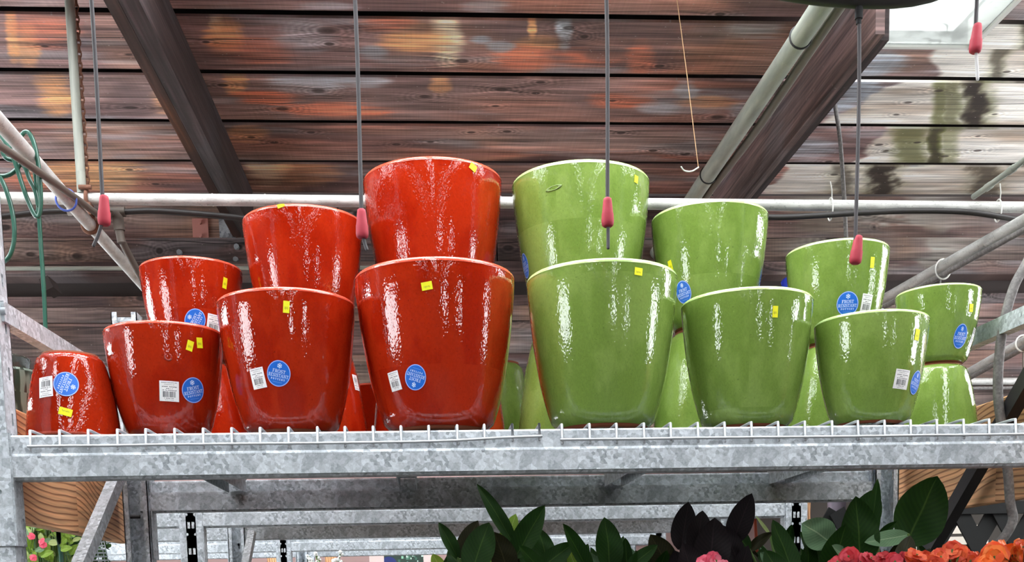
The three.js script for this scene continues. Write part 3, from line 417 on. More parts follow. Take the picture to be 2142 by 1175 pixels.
// pots behind, seen in the gaps
makePot('dark red pot half hidden behind the gap between two red front pots', GR, 'red', -.135, S, -3.63, .115, .24, false, {});
makePot('small green pot upside down in the gap between red and green', GG, 'green', .235, S, -3.62, .11, .31, I, {});
makePot('dark blue pot showing as a sliver behind a green pot', null, 'bluePot', at(1637, 580, 3.64).x + .1, S, -3.64, .1, at(1660, 566, 3.55).y - S, false, {});
{ const b = at(20, 850, 3.5); // pots on the neighbouring shelf beyond the post
  const t = thing('shelf_plank', 'plank of the neighbouring shelf behind the front post', 'shelf', [-1.2, EYE + .385, -3.35]); mk('plank', box(-.17, .17, -.03, 0, -.4, .3), M.board, t);
  makePot('dripping grey-green glazed pot behind the front post', null, 'dripPot', -1.165, EYE + .387, -3.3, .125, .235, false, { tilt: 0 });
  makePot('dark glazed pot standing inside the grey-green pot behind the post', null, 'darkPot', -1.165, EYE + .525, -3.3, .1, .135, false, { tilt: 0}); }

/*PIPES*/
/* ---------- pipes and hoses ---------- */
const Y = (h) => EYE + h;
{ const t = thing('cross_pipe', 'long pale steel pipe running crosswise behind the upper pots', 'pipe'); const pc = (x) => V(x, Y(1.169 - .007 * x), -3.62);
  mk('pipe', rod(pc(-2.6), pc(-.62), .0165, 20), M.pipe, t); mk('pipe', rod(pc(-.62), pc(3), .0165, 20), M.pipe, t);
  for (const px of [445, 555]) { const p = at(px, 416, 3.62); mk('coupling', rod(V(p.x - .002, pc(p.x).y, -3.62), V(p.x + .002, pc(p.x).y, -3.62), .0175, 20), M.pipe, t); }
  for (const px of [1735, 2085]) { const p = at(px, 436, 3.62), g = new THREE.TorusGeometry(.026, .0022, 6, 24); g.scale(.9, 1.25, 1); g.rotateY(Math.PI / 2); g.translate(p.x, pc(p.x).y - .013, -3.612); const tail = hose([V(p.x, pc(p.x).y + .018, -3.6), V(p.x - .004, pc(p.x).y + .035, -3.59), V(p.x - .012, pc(p.x).y + .055, -3.58)], .0018, 10, 5); mk('cable_tie', merge([g, tail]), M.white, t); }
  const c = at(183, 410, 3.62); mk('clamp', merge([(() => { const g = new THREE.TorusGeometry(.021, .006, 8, 20); g.rotateY(Math.PI / 2); g.translate(c.x, pc(c.x).y, -3.62); return g; })(), box(c.x - .012, c.x + .012, pc(c.x).y - .05, pc(c.x).y - .015, -3.64, -3.6), rod(V(c.x - .018, pc(c.x).y + .026, -3.6), V(c.x + .018, pc(c.x).y + .026, -3.6), .007, 8)]), M.rust, t); }
{ const t = thing('hanger_pipe', 'slim grey upright pipe hanging from the ceiling to the cross pipe', 'pipe'); mk('pipe', rod(V(-.982, CEIL, -3.62), V(-.982, Y(1.19), -3.62), .0135, 16), M.paintedPipe, t); }
{ const a = at(184, 392, 3.64); const t = thing('hanger_chain', 'rusty chain hanging beside the slim grey pipe', 'chain'); const n = 34, y0 = a.y, y1 = CEIL; for (let k = 0; k < n; k++) { const g = new THREE.TorusGeometry(.0075, .0028, 5, 10); g.scale(.75, 1.35, 1); g.rotateY(k % 2 ? 0 : Math.PI / 2); g.translate(a.x, y0 + (y1 - y0) * (k + .5) / n, -3.64); mk('link', g, M.rust, t); } }
{ const t = thing('purlin_pipe', 'thick pale pipe slanting past the green garden hose', 'pipe'); mk('pipe', rod(V(-.965, Y(1.12), -2.4), V(-.998, Y(1.12), -5.32), .019, 20), M.pipe, t); const c = at(195, 465, 3.68); mk('pipe_clamp', (() => { const g = new THREE.TorusGeometry(.0225, .006, 8, 20); g.translate(-.98, Y(1.12), -3.68); return g; })(), M.rust, t);
  mk('cable_tie', (() => { const g = new THREE.TorusGeometry(.028, .003, 6, 20); g.rotateX(.2); g.translate(-.972, Y(1.108), -3.42); return g; })(), M.blueTie, t); }
{ const t = thing('feeder_hose', 'thin brown hose tied under the slanting pale pipe', 'hose'); mk('hose', hose([at(-20, 292, 2.75), at(60, 345, 3.0), at(150, 408, 3.4), at(205, 447, 3.62), at(232, 447, 3.66)], .0095, 50), M.brownHose, t); }
{ const t = thing('water_line', 'thin black hose below the cross pipe with a tee fitting', 'hose'); mk('hose', hose([[-30, 456], [30, 450], [90, 443], [160, 441], [245, 443], [320, 441], [400, 446], [510, 457], [600, 470]].map(([x, y]) => at(x, y, 3.68)), .0092, 60), M.blackHose, t);
  const q = at(245, 446, 3.68); mk('tee_fitting', merge([rod(V(q.x - .024, q.y + .004, q.z), V(q.x + .024, q.y + .004, q.z), .0145, 12), rod(V(q.x, q.y + .004, q.z), V(q.x + .004, q.y - .05, q.z), .0165, 12), rod(V(q.x + .003, q.y - .048, q.z), V(q.x + .008, q.y - .085, q.z), .0125, 12)]), M.brownHose, t);
  mk('branch_hose', hose([at(249, 485, 3.68), at(258, 510, 3.7), at(276, 545, 3.75), at(300, 590, 3.8)], .0115, 24), M.brownHose, t); const c = at(146, 442, 3.68); mk('hose_clip', rod(V(c.x - .006, c.y, c.z), V(c.x + .006, c.y, c.z), .0125, 12), M.pipe, t); }
{ const t = thing('water_line', 'thin black hose slung under the cross pipe above the green pots', 'hose'); mk('hose', hose([[1560, 452], [1640, 453], [1720, 449], [1800, 444], [1900, 440], [2000, 441], [2060, 447], [2150, 462]].map(([x, y]) => at(x, y + 1, 3.59)), .0088, 60), M.blackHose, t); }
{ const t = thing('wall_conduit', 'thin conduit along the boarded wall behind the red pots', 'pipe'); const a = at(150, 555, 5.2); mk('pipe', rod(V(-2.6, a.y, -5.245), V(-.2, a.y, -5.245), .0085, 10), M.paintedPipe, t); }
{ const t = thing('roof_pipe', 'thick grey pipe running under the roof beside the rafter', 'pipe'); mk('pipe', rod(V(1.071, Y(1.5), -2.4), V(1.071, Y(1.5), -5.32), .0285, 24), M.paintedPipe, t);
  for (const z of [-3.3, -4.35]) mk('strap', (() => { const g = new THREE.TorusGeometry(.03, .003, 6, 24); g.translate(1.071, Y(1.5), z); return g; })(), M.darkSteel, t); }
{ const t = thing('roof_conduit', 'thin dark conduit clipped along the thick grey roof pipe', 'pipe'); mk('pipe', hose([V(1.116, Y(1.49), -2.4), V(1.117, Y(1.492), -3.2), V(1.122, Y(1.488), -3.9), V(1.112, Y(1.49), -4.5), V(1.118, Y(1.49), -5.32)], .0135, 50, 10), std({ color: 0x6a665f, roughness: .5 }), t); }
{ const t = thing('purlin_pipe', 'pale pipe slanting down behind the small green back pot', 'pipe'); mk('pipe', rod(V(1.85, Y(1.08), -3.2), V(1.71, Y(1.075), -5.32), .0185, 20), M.pipe, t); mk('conduit', rod(V(1.845, Y(1.05), -3.2), V(1.715, Y(1.044), -5.32), .009, 12), M.greyHose, t); const c = V(1.8, Y(1.068), -3.98); mk('cable_tie', (() => { const g = new THREE.TorusGeometry(.03, .003, 6, 20); g.scale(.9, 1.1, 1); g.translate(c.x, c.y, c.z); return g; })(), M.white, t);
  mk('hanging_wire', hose([V(1.795, Y(1.04), -3.99), V(1.797, Y(.95), -3.99), V(1.8, Y(.8), -3.99)], .0028, 12, 5), M.greyHose, t); }
{ const t = thing('conduit', 'short thin conduit dropping from the roof near the cross pipe end', 'pipe'); mk('pipe', rod(V(1.76, Y(1.205), -3.1), V(1.748, Y(1.2), -3.66), .0088, 12), M.paintedPipe, t); for (const z of [-3.42, -3.56]) mk('coupling', rod(V(1.7545, Y(1.2025), z), V(1.754, Y(1.2025), z - .03), .0112, 12), M.paintedPipe, t); }
{ const t = thing('purlin_pipe', 'low pale pipe slanting behind the end of the green back row', 'pipe'); mk('pipe', rod(V(1.87, Y(.755), -3.3), V(2.02, Y(.75), -4.5), .0145, 16), M.pipe, t); mk('conduit', rod(V(1.865, Y(.73), -3.3), V(2.015, Y(.725), -4.5), .008, 10), M.greyHose, t); mk('cable_tie', (() => { const g = new THREE.TorusGeometry(.025, .003, 6, 20); g.translate(1.905, Y(.745), -3.62); return g; })(), M.white, t); mk('hanging_wire', hose([V(1.905, Y(.72), -3.62), V(1.907, Y(.62), -3.62), V(1.9, Y(.5), -3.62)], .0028, 12, 5), M.brownHose, t); }
{ const t = thing('wall_rail', 'level pale rail low on the boarded wall past the green pots', 'pipe'); const a = at(2080, 795, 5.25); mk('pipe', rod(V(1.9, a.y, -5.28), V(3.4, a.y, -5.28), .0165, 12), M.pipe, t); mk('conduit', rod(V(1.9, a.y - .03, -5.28), V(3.4, a.y - .03, -5.28), .008, 10), M.greyHose, t); }
{ const t = thing('drain_hose', 'grey hose curving down past the end of the green row', 'hose'); mk('hose', hose([[2190, 440], [2152, 540], [2121, 600], [2099, 680], [2089, 760], [2088, 830], [2096, 895], [2108, 985], [2113, 1050], [2119, 1085], [2108, 1112], [2085, 1145], [2060, 1200]].map(([x, y]) => at(x, y, 2.98)), .0125, 90, 12), M.greyHose, t); }
{ const t = thing('hanging_cable', 'thin pale cable hanging behind the cross pipe by the bleached boards', 'cable'); mk('cable', hose([at(1747, 222, 4.25), at(1757, 290, 4.25), at(1765, 400, 4.25), at(1770, 500, 4.25)], .008, 24, 8), M.greyHose, t); }
{ const t = thing('string', 'thin brown string hanging from the roof above the green pots', 'string'); mk('cord', hose([at(1412, -30, 3.5), at(1436, 150, 3.5), at(1452, 280, 3.5), at(1461, 352, 3.5)], .0013, 20, 5), M.string, t); mk('curl', hose([at(1461, 350, 3.5), at(1447, 358, 3.5), at(1432, 357, 3.49), at(1425, 349, 3.48)], .0022, 14, 5), M.white, t); }
// irrigation line with weighted drip tubes
{ const t = thing('irrigation_hose', 'black irrigation hose sagging into view at the top edge', 'hose'); mk('hose', hose([[-2.4, 1.36], [-1.2, 1.345], [-.4, 1.33], [.3, 1.305], [.62, 1.24], [.83, 1.206], [1.02, 1.205], [1.15, 1.245], [1.35, 1.33], [2.2, 1.38]].map(([x, h]) => V(x, Y(h - .013), -2.45)), .0175, 120, 12), M.blackHose, t); for (const [x, h] of [[-1.2, 1.36], [.3, 1.32], [2.0, 1.38]]) mk('hanger_wire', rod(V(x, Y(h), -2.45), V(x, CEIL, -2.45), .002, 6), M.wire, t); }
const weightGeo = new THREE.LatheGeometry([[0, .0], [.009, .0], [.0138, .003], [.0152, .010], [.0146, .026], [.0135, .0275], [.0108, .05], [.0095, .056], [.006, .058], [0, .058]].map((p) => new THREE.Vector2(...p)), 20);
for (const [px, py, top, label, tail] of [[216, 440, 1.33, 'red weight on a drip tube in front of the cross pipe tee', [[212, 470], [205, 492], [196, 513]]], [757, 468, 1.325, 'red weight on a drip tube before the two tallest red stacks', [[760, 495], [764, 512], [767, 521]]], [1271, 444, 1.3, 'red weight on a drip tube in front of the tallest green pot', [[1272, 470], [1272, 495], [1272, 518]]], [1789, 522, 1.2, 'red weight on a drip tube in front of the small green back pot', null], [2040, 80, 1.32, 'red weight with a clear tube end below the skylight', [[2042, 110], [2043, 135], [2045, 165]]]]) {
  const c = at(px, py, 2.45), t = thing('drip_line', label, 'drip line', [0, 0, 0], 'weighted drip tubes'); const tx = c.x;
  mk('tube', hose([V(tx, Y(top), -2.45), V(tx + .003, Y((top + c.y - EYE) / 2 + .05), -2.45), V(tx, c.y + .02, -2.45)], .0042, 30, 8), M.dripTube, t);
  const w = mk('weight', weightGeo, M.weight, t); w.position.set(c.x, c.y - .029, -2.45); w.scale.set(.85, 1, .85); w.rotation.z = { 216: -.06, 1789: -.12, 2040: -.08 }[px] ?? 0;
  if (px === 1789) mk('connector', merge([rod(V(tx, Y(1.175), -2.45), V(tx, Y(1.15), -2.45), .008, 10), rod(V(tx, Y(1.15), -2.45), V(tx, Y(1.14), -2.45), .0055, 10)]), M.black, t);
  if (tail) mk('tube_end', hose(tail.map(([x, y]) => at(x, y, 2.45)), .0036, 16, 8), px === 2040 ? M.clearTube : M.dripTube, t);
}
{ const t = thing('garden_hose', 'green garden hose looped over the slanting pale pipe', 'hose');
  for (const [d, pts] of [[3.12, [[-20, 268], [6, 290], [28, 330], [46, 385], [62, 428], [77, 454], [85, 432], [83, 370], [74, 310], [62, 280], [52, 276], [44, 284]]], [3.2, [[70, 330], [79, 420], [86, 520], [92, 610], [95, 690], [94, 745], [90, 800]]], [3.05, [[-20, 352], [4, 378], [20, 420], [29, 465], [29, 505], [18, 538], [-6, 556]]], [3.15, [[-20, 366], [10, 368], [30, 358], [44, 338], [40, 316], [22, 306], [6, 312], [12, 330], [36, 338], [52, 350], [62, 375], [74, 400], [80, 430]]]]) mk('hose_loop', hose(pts.map(([x, y]) => at(x, y, d)), .0058, 80, 8), M.greenHose, t); }

/* ---------- plants ---------- */
function leafTex(seed, a, b, rib) { return tex(128, 256, (i, j) => { const u = Math.abs(i / 127 - .5) * 2, v = j / 255, ve = Math.sin((v * 26 - u * 7) * 3.1); let c = mix3(a, b, clamp(.5 + .3 * ve + .5 * (fbm(i / 20, j / 30, seed) - .5))); return mix3(c, rib, smooth(.06, .015, u) * .8); }, true, false); }
const leafM = (t, tr = .22) => phys({ map: t, roughness: .6, specularIntensity: .4, transmission: tr, thickness: 0, side: THREE.DoubleSide });
M.leaf = leafM(leafTex(1, [34, 68, 14], [25, 56, 11], [76, 104, 42])); M.leafPale = leafM(leafTex(2, [118, 150, 112], [100, 134, 98], [180, 200, 160]), .3); M.leafBronze = leafM(leafTex(3, [48, 46, 20], [36, 36, 16], [70, 66, 38]), .15); M.leafDark = leafM(leafTex(4, [36, 28, 31], [24, 19, 22], [50, 40, 43]), .06); M.leafLime = leafM(leafTex(5, [150, 180, 70], [120, 158, 52], [200, 210, 140]), .4); M.leafCream = leafM(leafTex(6, [196, 206, 150], [150, 176, 96], [220, 224, 180]), .35);
M.stem = std({ color: 0x54702f, roughness: .6 }); M.stemDark = std({ color: 0x33242a, roughness: .6 }); M.nursery = std({ color: 0x1d1f1f, roughness: .6 });
function leafGeo(base, tip, width, bend, fold, face, shape = .62) { // blade from base to tip, folded along its rib
  const dir = tip.clone().sub(base), l = dir.length(); dir.normalize(); const nrm = face.clone().addScaledVector(dir, -face.dot(dir)).normalize(), side = new THREE.Vector3().crossVectors(dir, nrm), ctrl = base.clone().add(tip).multiplyScalar(.5).addScaledVector(nrm, bend * l), N = 12, K = 6, pos = [], uv = [], ix = [];
  for (let i = 0; i <= N; i++) { const t = i / N, c = base.clone().multiplyScalar((1 - t) ** 2).addScaledVector(ctrl, 2 * t * (1 - t)).addScaledVector(tip, t * t), wd = width / 2 * Math.pow(t + .02, shape) * Math.pow(1 - t, .8) / (Math.pow(.44, shape) * Math.pow(.56, .8)); for (let k = 0; k <= K; k++) { const s = k / K * 2 - 1, p = c.clone().addScaledVector(side, s * wd * (1 - .15 * fold)).addScaledVector(nrm, fold * Math.abs(s) * wd + .06 * wd * Math.sin(t * 9 + k)); pos.push(p.x, p.y, p.z); uv.push(k / K, t); } }
  for (let i = 0; i < N; i++) for (let k = 0; k < K; k++) { const a = i * (K + 1) + k, b = a + K + 1; ix.push(a, a + 1, b, a + 1, b + 1, b); }
  const g = new THREE.BufferGeometry(); g.setAttribute('position', new THREE.Float32BufferAttribute(pos, 3)); g.setAttribute('uv', new THREE.Float32BufferAttribute(uv, 2)); g.setIndex(ix); g.computeVertexNormals(); return g;
}
const LOWER = EYE - .29;
function nurseryPot(t, x, y, z, r, h) { const g = new THREE.LatheGeometry([[0, 0], [r * .78, 0], [r, h * .92], [r * 1.06, h * .92], [r * 1.06, h], [r * .95, h], [r * .9, h * .85], [0, h * .85]].map((p) => new THREE.Vector2(...p)), 24); g.translate(x, y, z); return mk('nursery_pot', g, M.nursery, t); }
function canna(label, px, d, leaves, stemMat, seed) {
  const R = mulberry(seed), root = at(px, 1175, d), t = thing('canna_plant', label, 'plant', [0, 0, 0], 'canna plants under the pot shelf'); nurseryPot(t, root.x, LOWER, root.z, .1, .17); const stems = [];
  for (const [tx, ty, bx, by, w, mat, dz = 0, fold = .25] of leaves) { const dd = d + dz + (R() - .5) * .1, b = at(bx, by, dd), p = at(tx, ty, dd + (R() - .5) * .12), face = V((R() - .5) * .8, .25 + .3 * R(), 1).normalize(); mk('leaf', leafGeo(b, p, w * dd / FOCAL * 1.18, (R() - .4) * .16, fold, face), M[mat], t); stems.push(hose([b, b.clone().lerp(V(root.x, LOWER + .2, root.z), .45).add(V(0, -.02, 0)), V(root.x + (R() - .5) * .06, LOWER + .12, root.z + (R() - .5) * .06)], .004, 12, 6)); }
  const dark = stemMat === M.stemDark; for (let k = 0; k < 14; k++) { const x0 = Math.min(...leaves.map((q) => q[0])) + 10, x1 = Math.max(...leaves.map((q) => q[0])) - 10, bx = x0 + (x1 - x0) * (k + R()) / 14, dd = d + .05 + R() * .12, b = at(bx, 1215, dd), p = at(bx + (R() - .5) * 60, 1128 + R() * 34, dd + (R() - .5) * .1); mk('leaf', leafGeo(b, p, (26 + R() * 22) * dd / FOCAL, (R() - .4) * .2, .25, V((R() - .5) * 1.2, .3, 1).normalize()), M[dark ? 'leafDark' : ['leaf', 'leaf', 'leafBronze', 'leaf', 'leafPale'][Math.floor(R() * 5)]], t); stems.push(hose([b, V(root.x + (R() - .5) * .06, LOWER + .12, root.z)], .004, 6, 5)); }
  mk('stem', merge(stems), stemMat, t); return t;
}
canna('green canna whose narrow leaf tip reaches up to the shelf beam', 1030, 3.12, [[997, 1011, 1076, 1140, 28, 'leaf'], [1079, 1074, 1052, 1160, 32, 'leafLime', .1], [1140, 1056, 1078, 1165, 48, 'leaf', -.02, .35], [917, 1092, 958, 1168, 26, 'leaf', 0, .5], [1000, 1088, 962, 1170, 36, 'leafBronze'], [1023, 1092, 985, 1200, 58, 'leaf', -.08], [936, 1152, 980, 1200, 34, 'leaf', -.05], [1034, 1112, 1066, 1200, 48, 'leafBronze', -.06], [1126, 1104, 1148, 1190, 42, 'leaf', .02], [1202, 1134, 1128, 1190, 36, 'leaf', -.06], [1085, 1140, 1140, 1200, 30, 'leaf', -.1], [905, 1158, 930, 1210, 26, 'leafLime', .05], [1052, 1110, 1030, 1180, 26, 'leafLime', .12], [1100, 1120, 1110, 1200, 34, 'leaf', .05], [960, 1140, 1000, 1210, 40, 'leaf', .04], [1150, 1150, 1180, 1220, 40, 'leafBronze', -.03]], M.stem, 11);
canna('green canna with one broad dark upright leaf', 1290, 3.1, [[1177, 1094, 1236, 1200, 34, 'leaf', 0, .5], [1264, 1081, 1276, 1195, 52, 'leaf'], [1304, 1120, 1293, 1175, 14, 'leaf', .03], [1308, 1124, 1312, 1190, 22, 'leaf'], [1376, 1139, 1312, 1190, 28, 'leaf', -.04], [1360, 1117, 1402, 1195, 48, 'leafBronze', .02], [1220, 1150, 1250, 1210, 36, 'leafPale', .05], [1335, 1150, 1330, 1215, 30, 'leaf', -.05], [1395, 1150, 1370, 1215, 30, 'leaf', .05], [1190, 1150, 1215, 1215, 26, 'leafLime', .06]], M.stem, 12);
canna('dark purple canna with nearly black leaves', 1490, 3.08, [[1440, 1049, 1424, 1150, 46, 'leafDark'], [1470, 1067, 1450, 1165, 50, 'leafDark', -.03], [1495, 1082, 1484, 1195, 68, 'leafDark', -.08], [1512, 1098, 1548, 1185, 40, 'leafDark', -.04], [1573, 1031, 1532, 1135, 46, 'leafDark', .02], [1428, 1135, 1450, 1215, 50, 'leafDark', -.1], [1530, 1100, 1520, 1190, 50, 'leafDark', .04], [1565, 1140, 1545, 1215, 36, 'leafDark', -.06], [1410, 1150, 1430, 1220, 40, 'leafDark', .05]], M.stemDark, 13);
canna('green canna with a pale rounded leaf bending sideways', 1650, 3.12, [[1525, 1092, 1568, 1150, 28, 'leaf'], [1616, 1086, 1664, 1200, 48, 'leaf', -.04], [1656, 1096, 1642, 1160, 22, 'leaf', .03], [1672, 1112, 1716, 1180, 44, 'leaf', -.02], [1677, 1094, 1742, 1136, 62, 'leafPale', -.06, .12], [1580, 1078, 1612, 1122, 8, 'leafCream', .04], [1617, 1113, 1568, 1150, 22, 'leafBronze', .02], [1600, 1150, 1640, 1215, 40, 'leaf', -.07], [1690, 1130, 1690, 1210, 40, 'leaf', -.05], [1590, 1155, 1630, 1190, 26, 'leafPale', .0]], M.stem, 14);
canna('tall green canna with large pointed leaves before the rear post', 1830, 3.1, [[1790, 1037, 1802, 1180, 72, 'leaf', -.04], [1770, 1095, 1735, 1215, 60, 'leaf', -.08], [1836, 1000, 1818, 1150, 28, 'leaf', .04, .6], [1832, 1022, 1795, 1120, 54, 'leaf', .08], [1961, 995, 1896, 1140, 96, 'leaf', -.02, .2], [1876, 1090, 1838, 1130, 20, 'leaf', .03, .5], [1808, 1134, 1900, 1118, 30, 'leafPale', -.08, .15], [1905, 1120, 1880, 1200, 44, 'leafBronze', -.1], [1740, 1140, 1790, 1180, 30, 'leafPale', -.09], [1850, 1150, 1860, 1215, 44, 'leaf', -.06]], M.stem, 15);
// begonias
const petalG = (() => { const N = 5, K = 4, pos = [], ix = []; for (let i = 0; i <= N; i++) for (let k = 0; k <= K; k++) { const t = i / N, s = k / K * 2 - 1, w = .74 * Math.sin(Math.PI * (.1 + .7 * t)); pos.push(s * w, t - .2 * s * s * t, .28 * t * t + .1 * Math.sin(s * 4 + t * 5) * t - .16 * s * s * t); } for (let i = 0; i < N; i++) for (let k = 0; k < K; k++) { const a = i * (K + 1) + k, b = a + K + 1; ix.push(a, a + 1, b, a + 1, b + 1, b); } const g = new THREE.BufferGeometry(); g.setAttribute('position', new THREE.Float32BufferAttribute(pos, 3)); g.setIndex(ix); g.computeVertexNormals(); return g; })();
const petalM = (c) => phys({ color: c, roughness: .6, transmission: .3, thickness: 0, side: THREE.DoubleSide });
const petals = { pink: [petalM(0xf0607e), petalM(0xf88aa0)], red: [petalM(0xd22434), petalM(0xe2485a), petalM(0xc01f2a)], ember: [petalM(0xe04a24), petalM(0xf06a34)], orange: [petalM(0xff7a22), petalM(0xff9440), petalM(0xf25f1c)] };
function begonia(label, px, d, kind, flowers, seed) {
  const R = mulberry(seed), root = at(px, 1175, d), t = thing('begonia_plant', label, 'flowers', [0, 0, 0], 'begonias along the lower shelf edge'), stems = []; nurseryPot(t, root.x, LOWER, root.z, .06, .14);
  for (const [fx, fy, rpx] of flowers) { const c = at(fx, fy, d + (R() - .5) * .06), r = rpx * 1.15 * d / FOCAL, f = new THREE.Group(); f.name = 'flower'; f.position.copy(c); f.rotation.set(-.5 + (R() - .5) * .9, (R() - .5) * 1.2, R() * 6); t.add(f); const mats = petals[kind];
    for (const [n, tilt, sc] of [[6, 1.35, 1], [5, .95, .78], [4, .5, .55]]) for (let k = 0; k < n; k++) { const q = mk('petal', petalG, mats[Math.floor(R() * mats.length)], f); q.scale.setScalar(r * sc * (.9 + .25 * R())); q.rotation.order = 'ZXY'; q.rotation.set(Math.PI / 2 - tilt + (R() - .5) * .3 - .9, 0, (k + .4 * R()) / n * 6.283 + tilt); }
    stems.push(hose([c, c.clone().lerp(V(root.x, LOWER + .16, root.z), .5).add(V(0, .02, 0)), V(root.x, LOWER + .12, root.z)], .003, 10, 5)); }
  for (let k = 0; k < 12; k++) { const [fx, fy] = flowers[k % flowers.length], b = at(fx + (R() - .5) * 20, fy + 45, d + .02 + R() * .05), p = at(fx + (R() - .5) * 70, fy + 12 + R() * 25, d + (R() - .5) * .08); mk('leaf', leafGeo(b, p, .035, .1, .2, V(0, .6, .8)), M.leaf, t); }
  mk('stem', merge(stems), M.stem, t);
}
begonia('pink begonia below the dark purple canna', 1488, 2.84, 'pink', [[1476, 1176, 20], [1498, 1172, 20], [1460, 1188, 16], [1515, 1186, 16]], 21);
begonia('crimson begonia at the lower edge beneath the tall green canna', 1820, 2.84, 'red', [[1752, 1174, 20], [1775, 1163, 21], [1800, 1172, 20], [1822, 1166, 20], [1850, 1164, 22], [1872, 1174, 21], [1896, 1168, 18], [1836, 1180, 22], [1740, 1186, 20]], 22);
begonia('reddish orange begonia below the diagonal dark brace', 1970, 2.84, 'ember', [[1918, 1160, 22], [1942, 1172, 20], [1968, 1164, 22], [1992, 1150, 24], [2006, 1160, 22], [2030, 1172, 20], [2050, 1166, 18], [1955, 1182, 22], [1985, 1178, 22]], 23);
begonia('bright orange begonia in the lower corner by the lattice', 2105, 2.82, 'orange', [[2080, 1164, 30], [2102, 1146, 26], [2124, 1160, 28], [2140, 1144, 20], [2062, 1178, 22], [2136, 1174, 26], [2160, 1158, 26]], 24);
// flowering vine beyond the rack
{ const R = mulberry(31), t = thing('flowering_vine', 'light green leafy vine with pink flowers beyond the front post', 'plant'), d = 4.2, root = at(110, 1175, d); nurseryPot(t, root.x, 0, root.z, .16, .3); const st = [];
  for (let k = 0; k < 190; k++) { const px = 40 + R() * 115, py = 1092 + R() * 110, dd = d + (R() - .5) * .25, b = at(px, py, dd), a = R() * 6.28, l = .024 + R() * .026, p = b.clone().add(V(Math.cos(a) * l, Math.sin(a) * l * .8 + .004, (R() - .5) * .02)); mk('leaf', leafGeo(b, p, l * .62, .1, .2, V((R() - .5) * .8, .5, 1).normalize()), [M.leafLime, M.leafCream, M.leafPale, M.leafLime][Math.floor(R() * 4)], t); if (k % 4 === 0) st.push(hose([b, b.clone().lerp(root, .5).add(V((R() - .5) * .1, .05, 0)), V(root.x + (R() - .5) * .1, .28, root.z)], .0025, 10, 5)); }
  mk('stem', merge(st), M.stem, t);
  for (const [px, py] of [[66, 1120], [85, 1130], [90, 1138], [112, 1103], [70, 1165]]) { const c = at(px, py, d - .12), f = new THREE.Group(); f.name = 'flower'; f.position.copy(c); f.rotation.set(-.4, R() - .5, R() * 6); t.add(f); for (let k = 0; k < 5; k++) { const q = mk('petal', petalG, petals.pink[0], f); q.scale.setScalar(.014); q.rotation.order = 'ZXY'; q.rotation.set(-.6, 0, k * 1.256); } }
  mk('stake', hose([at(118, 1060, d - .1), at(122, 1120, d - .1), at(130, 1200, d - .1), V(root.x, .2, root.z)], .008, 16, 8), std({ color: 0x1d4a3c, roughness: .4 }), t); }
// dark hedge behind the vine
{ const R = mulberry(37), t = thing('shrub', 'dark green shrub in shade behind the light green vine', 'shrub'), d = 4.9, root = at(170, 1175, d); nurseryPot(t, root.x, 0, root.z, .18, .32); const g = []; for (let k = 0; k < 240; k++) { const b = at(115 + R() * 110, 1112 + R() * 110, d + (R() - .5) * .3), p = b.clone().add(V((R() - .5) * .07, (R() - .3) * .06, (R() - .5) * .05)); g.push(leafGeo(b, p, .03, .1, .2, V((R() - .5), .5, 1).normalize())); } const m = mk('foliage', merge(g), M.leaf, t); m.userData.kind = 'stuff'; mk('stem', hose([V(root.x, .28, root.z), V(root.x + .02, .9, root.z), V(root.x, EYE + .05, root.z)], .012, 12, 6), M.stem, t); }
{ const t = thing('wire_basket', 'dark wire basket beside the rear post', 'basket'), d = 4.35, c = at(198, 1160, d), r0 = .035, r1 = .06, y0 = c.y - .1, y1 = c.y + .06; for (let k = 0; k < 12; k++) { const a = k / 12 * 6.283; mk('wire', rod(V(c.x + Math.cos(a) * r1, y0, -d + Math.sin(a) * r1), V(c.x + Math.cos(a) * r0, y1, -d + Math.sin(a) * r0), .0016, 5), M.galvDull, t); } for (let k = 0; k < 13; k++) { const q = k / 12, g = new THREE.TorusGeometry(r1 + (r0 - r1) * q, .0016, 5, 24); g.rotateX(Math.PI / 2); g.translate(c.x, y0 + (y1 - y0) * q, -d); mk('hoop', g, M.galvDull, t); } mk('stand', rod(V(c.x, 0, -d), V(c.x, y0 + .002, -d), .02, 10), M.black, t); }
// black lattice
{ const t = thing('lattice_panel', 'black lattice panel of crossed slats past the rack end', 'lattice'), z = -4.3, y1 = at(2000, 1070, 4.3).y; mk('top_rail', box(1.72, 2.75, y1 - .01, y1 + .035, z - .02, z + .02), M.lattice, t); for (const s of [-1, 1]) for (let k = 0; k < 9; k++) { const x = 1.55 + k * .158, a = V(x, y1 + .01, z + s * .006), b = V(x + s * 1.55 * .58, y1 + .01 - 1.55, z + s * .006); mk('slat', bar(a, b, .01, .062, V(0, 0, 1)), M.lattice, t); } for (const x of [1.7, 2.76]) mk('post', box(x - .03, x + .03, 0, y1 + .03, z - .03, z + .03), M.lattice, t); }
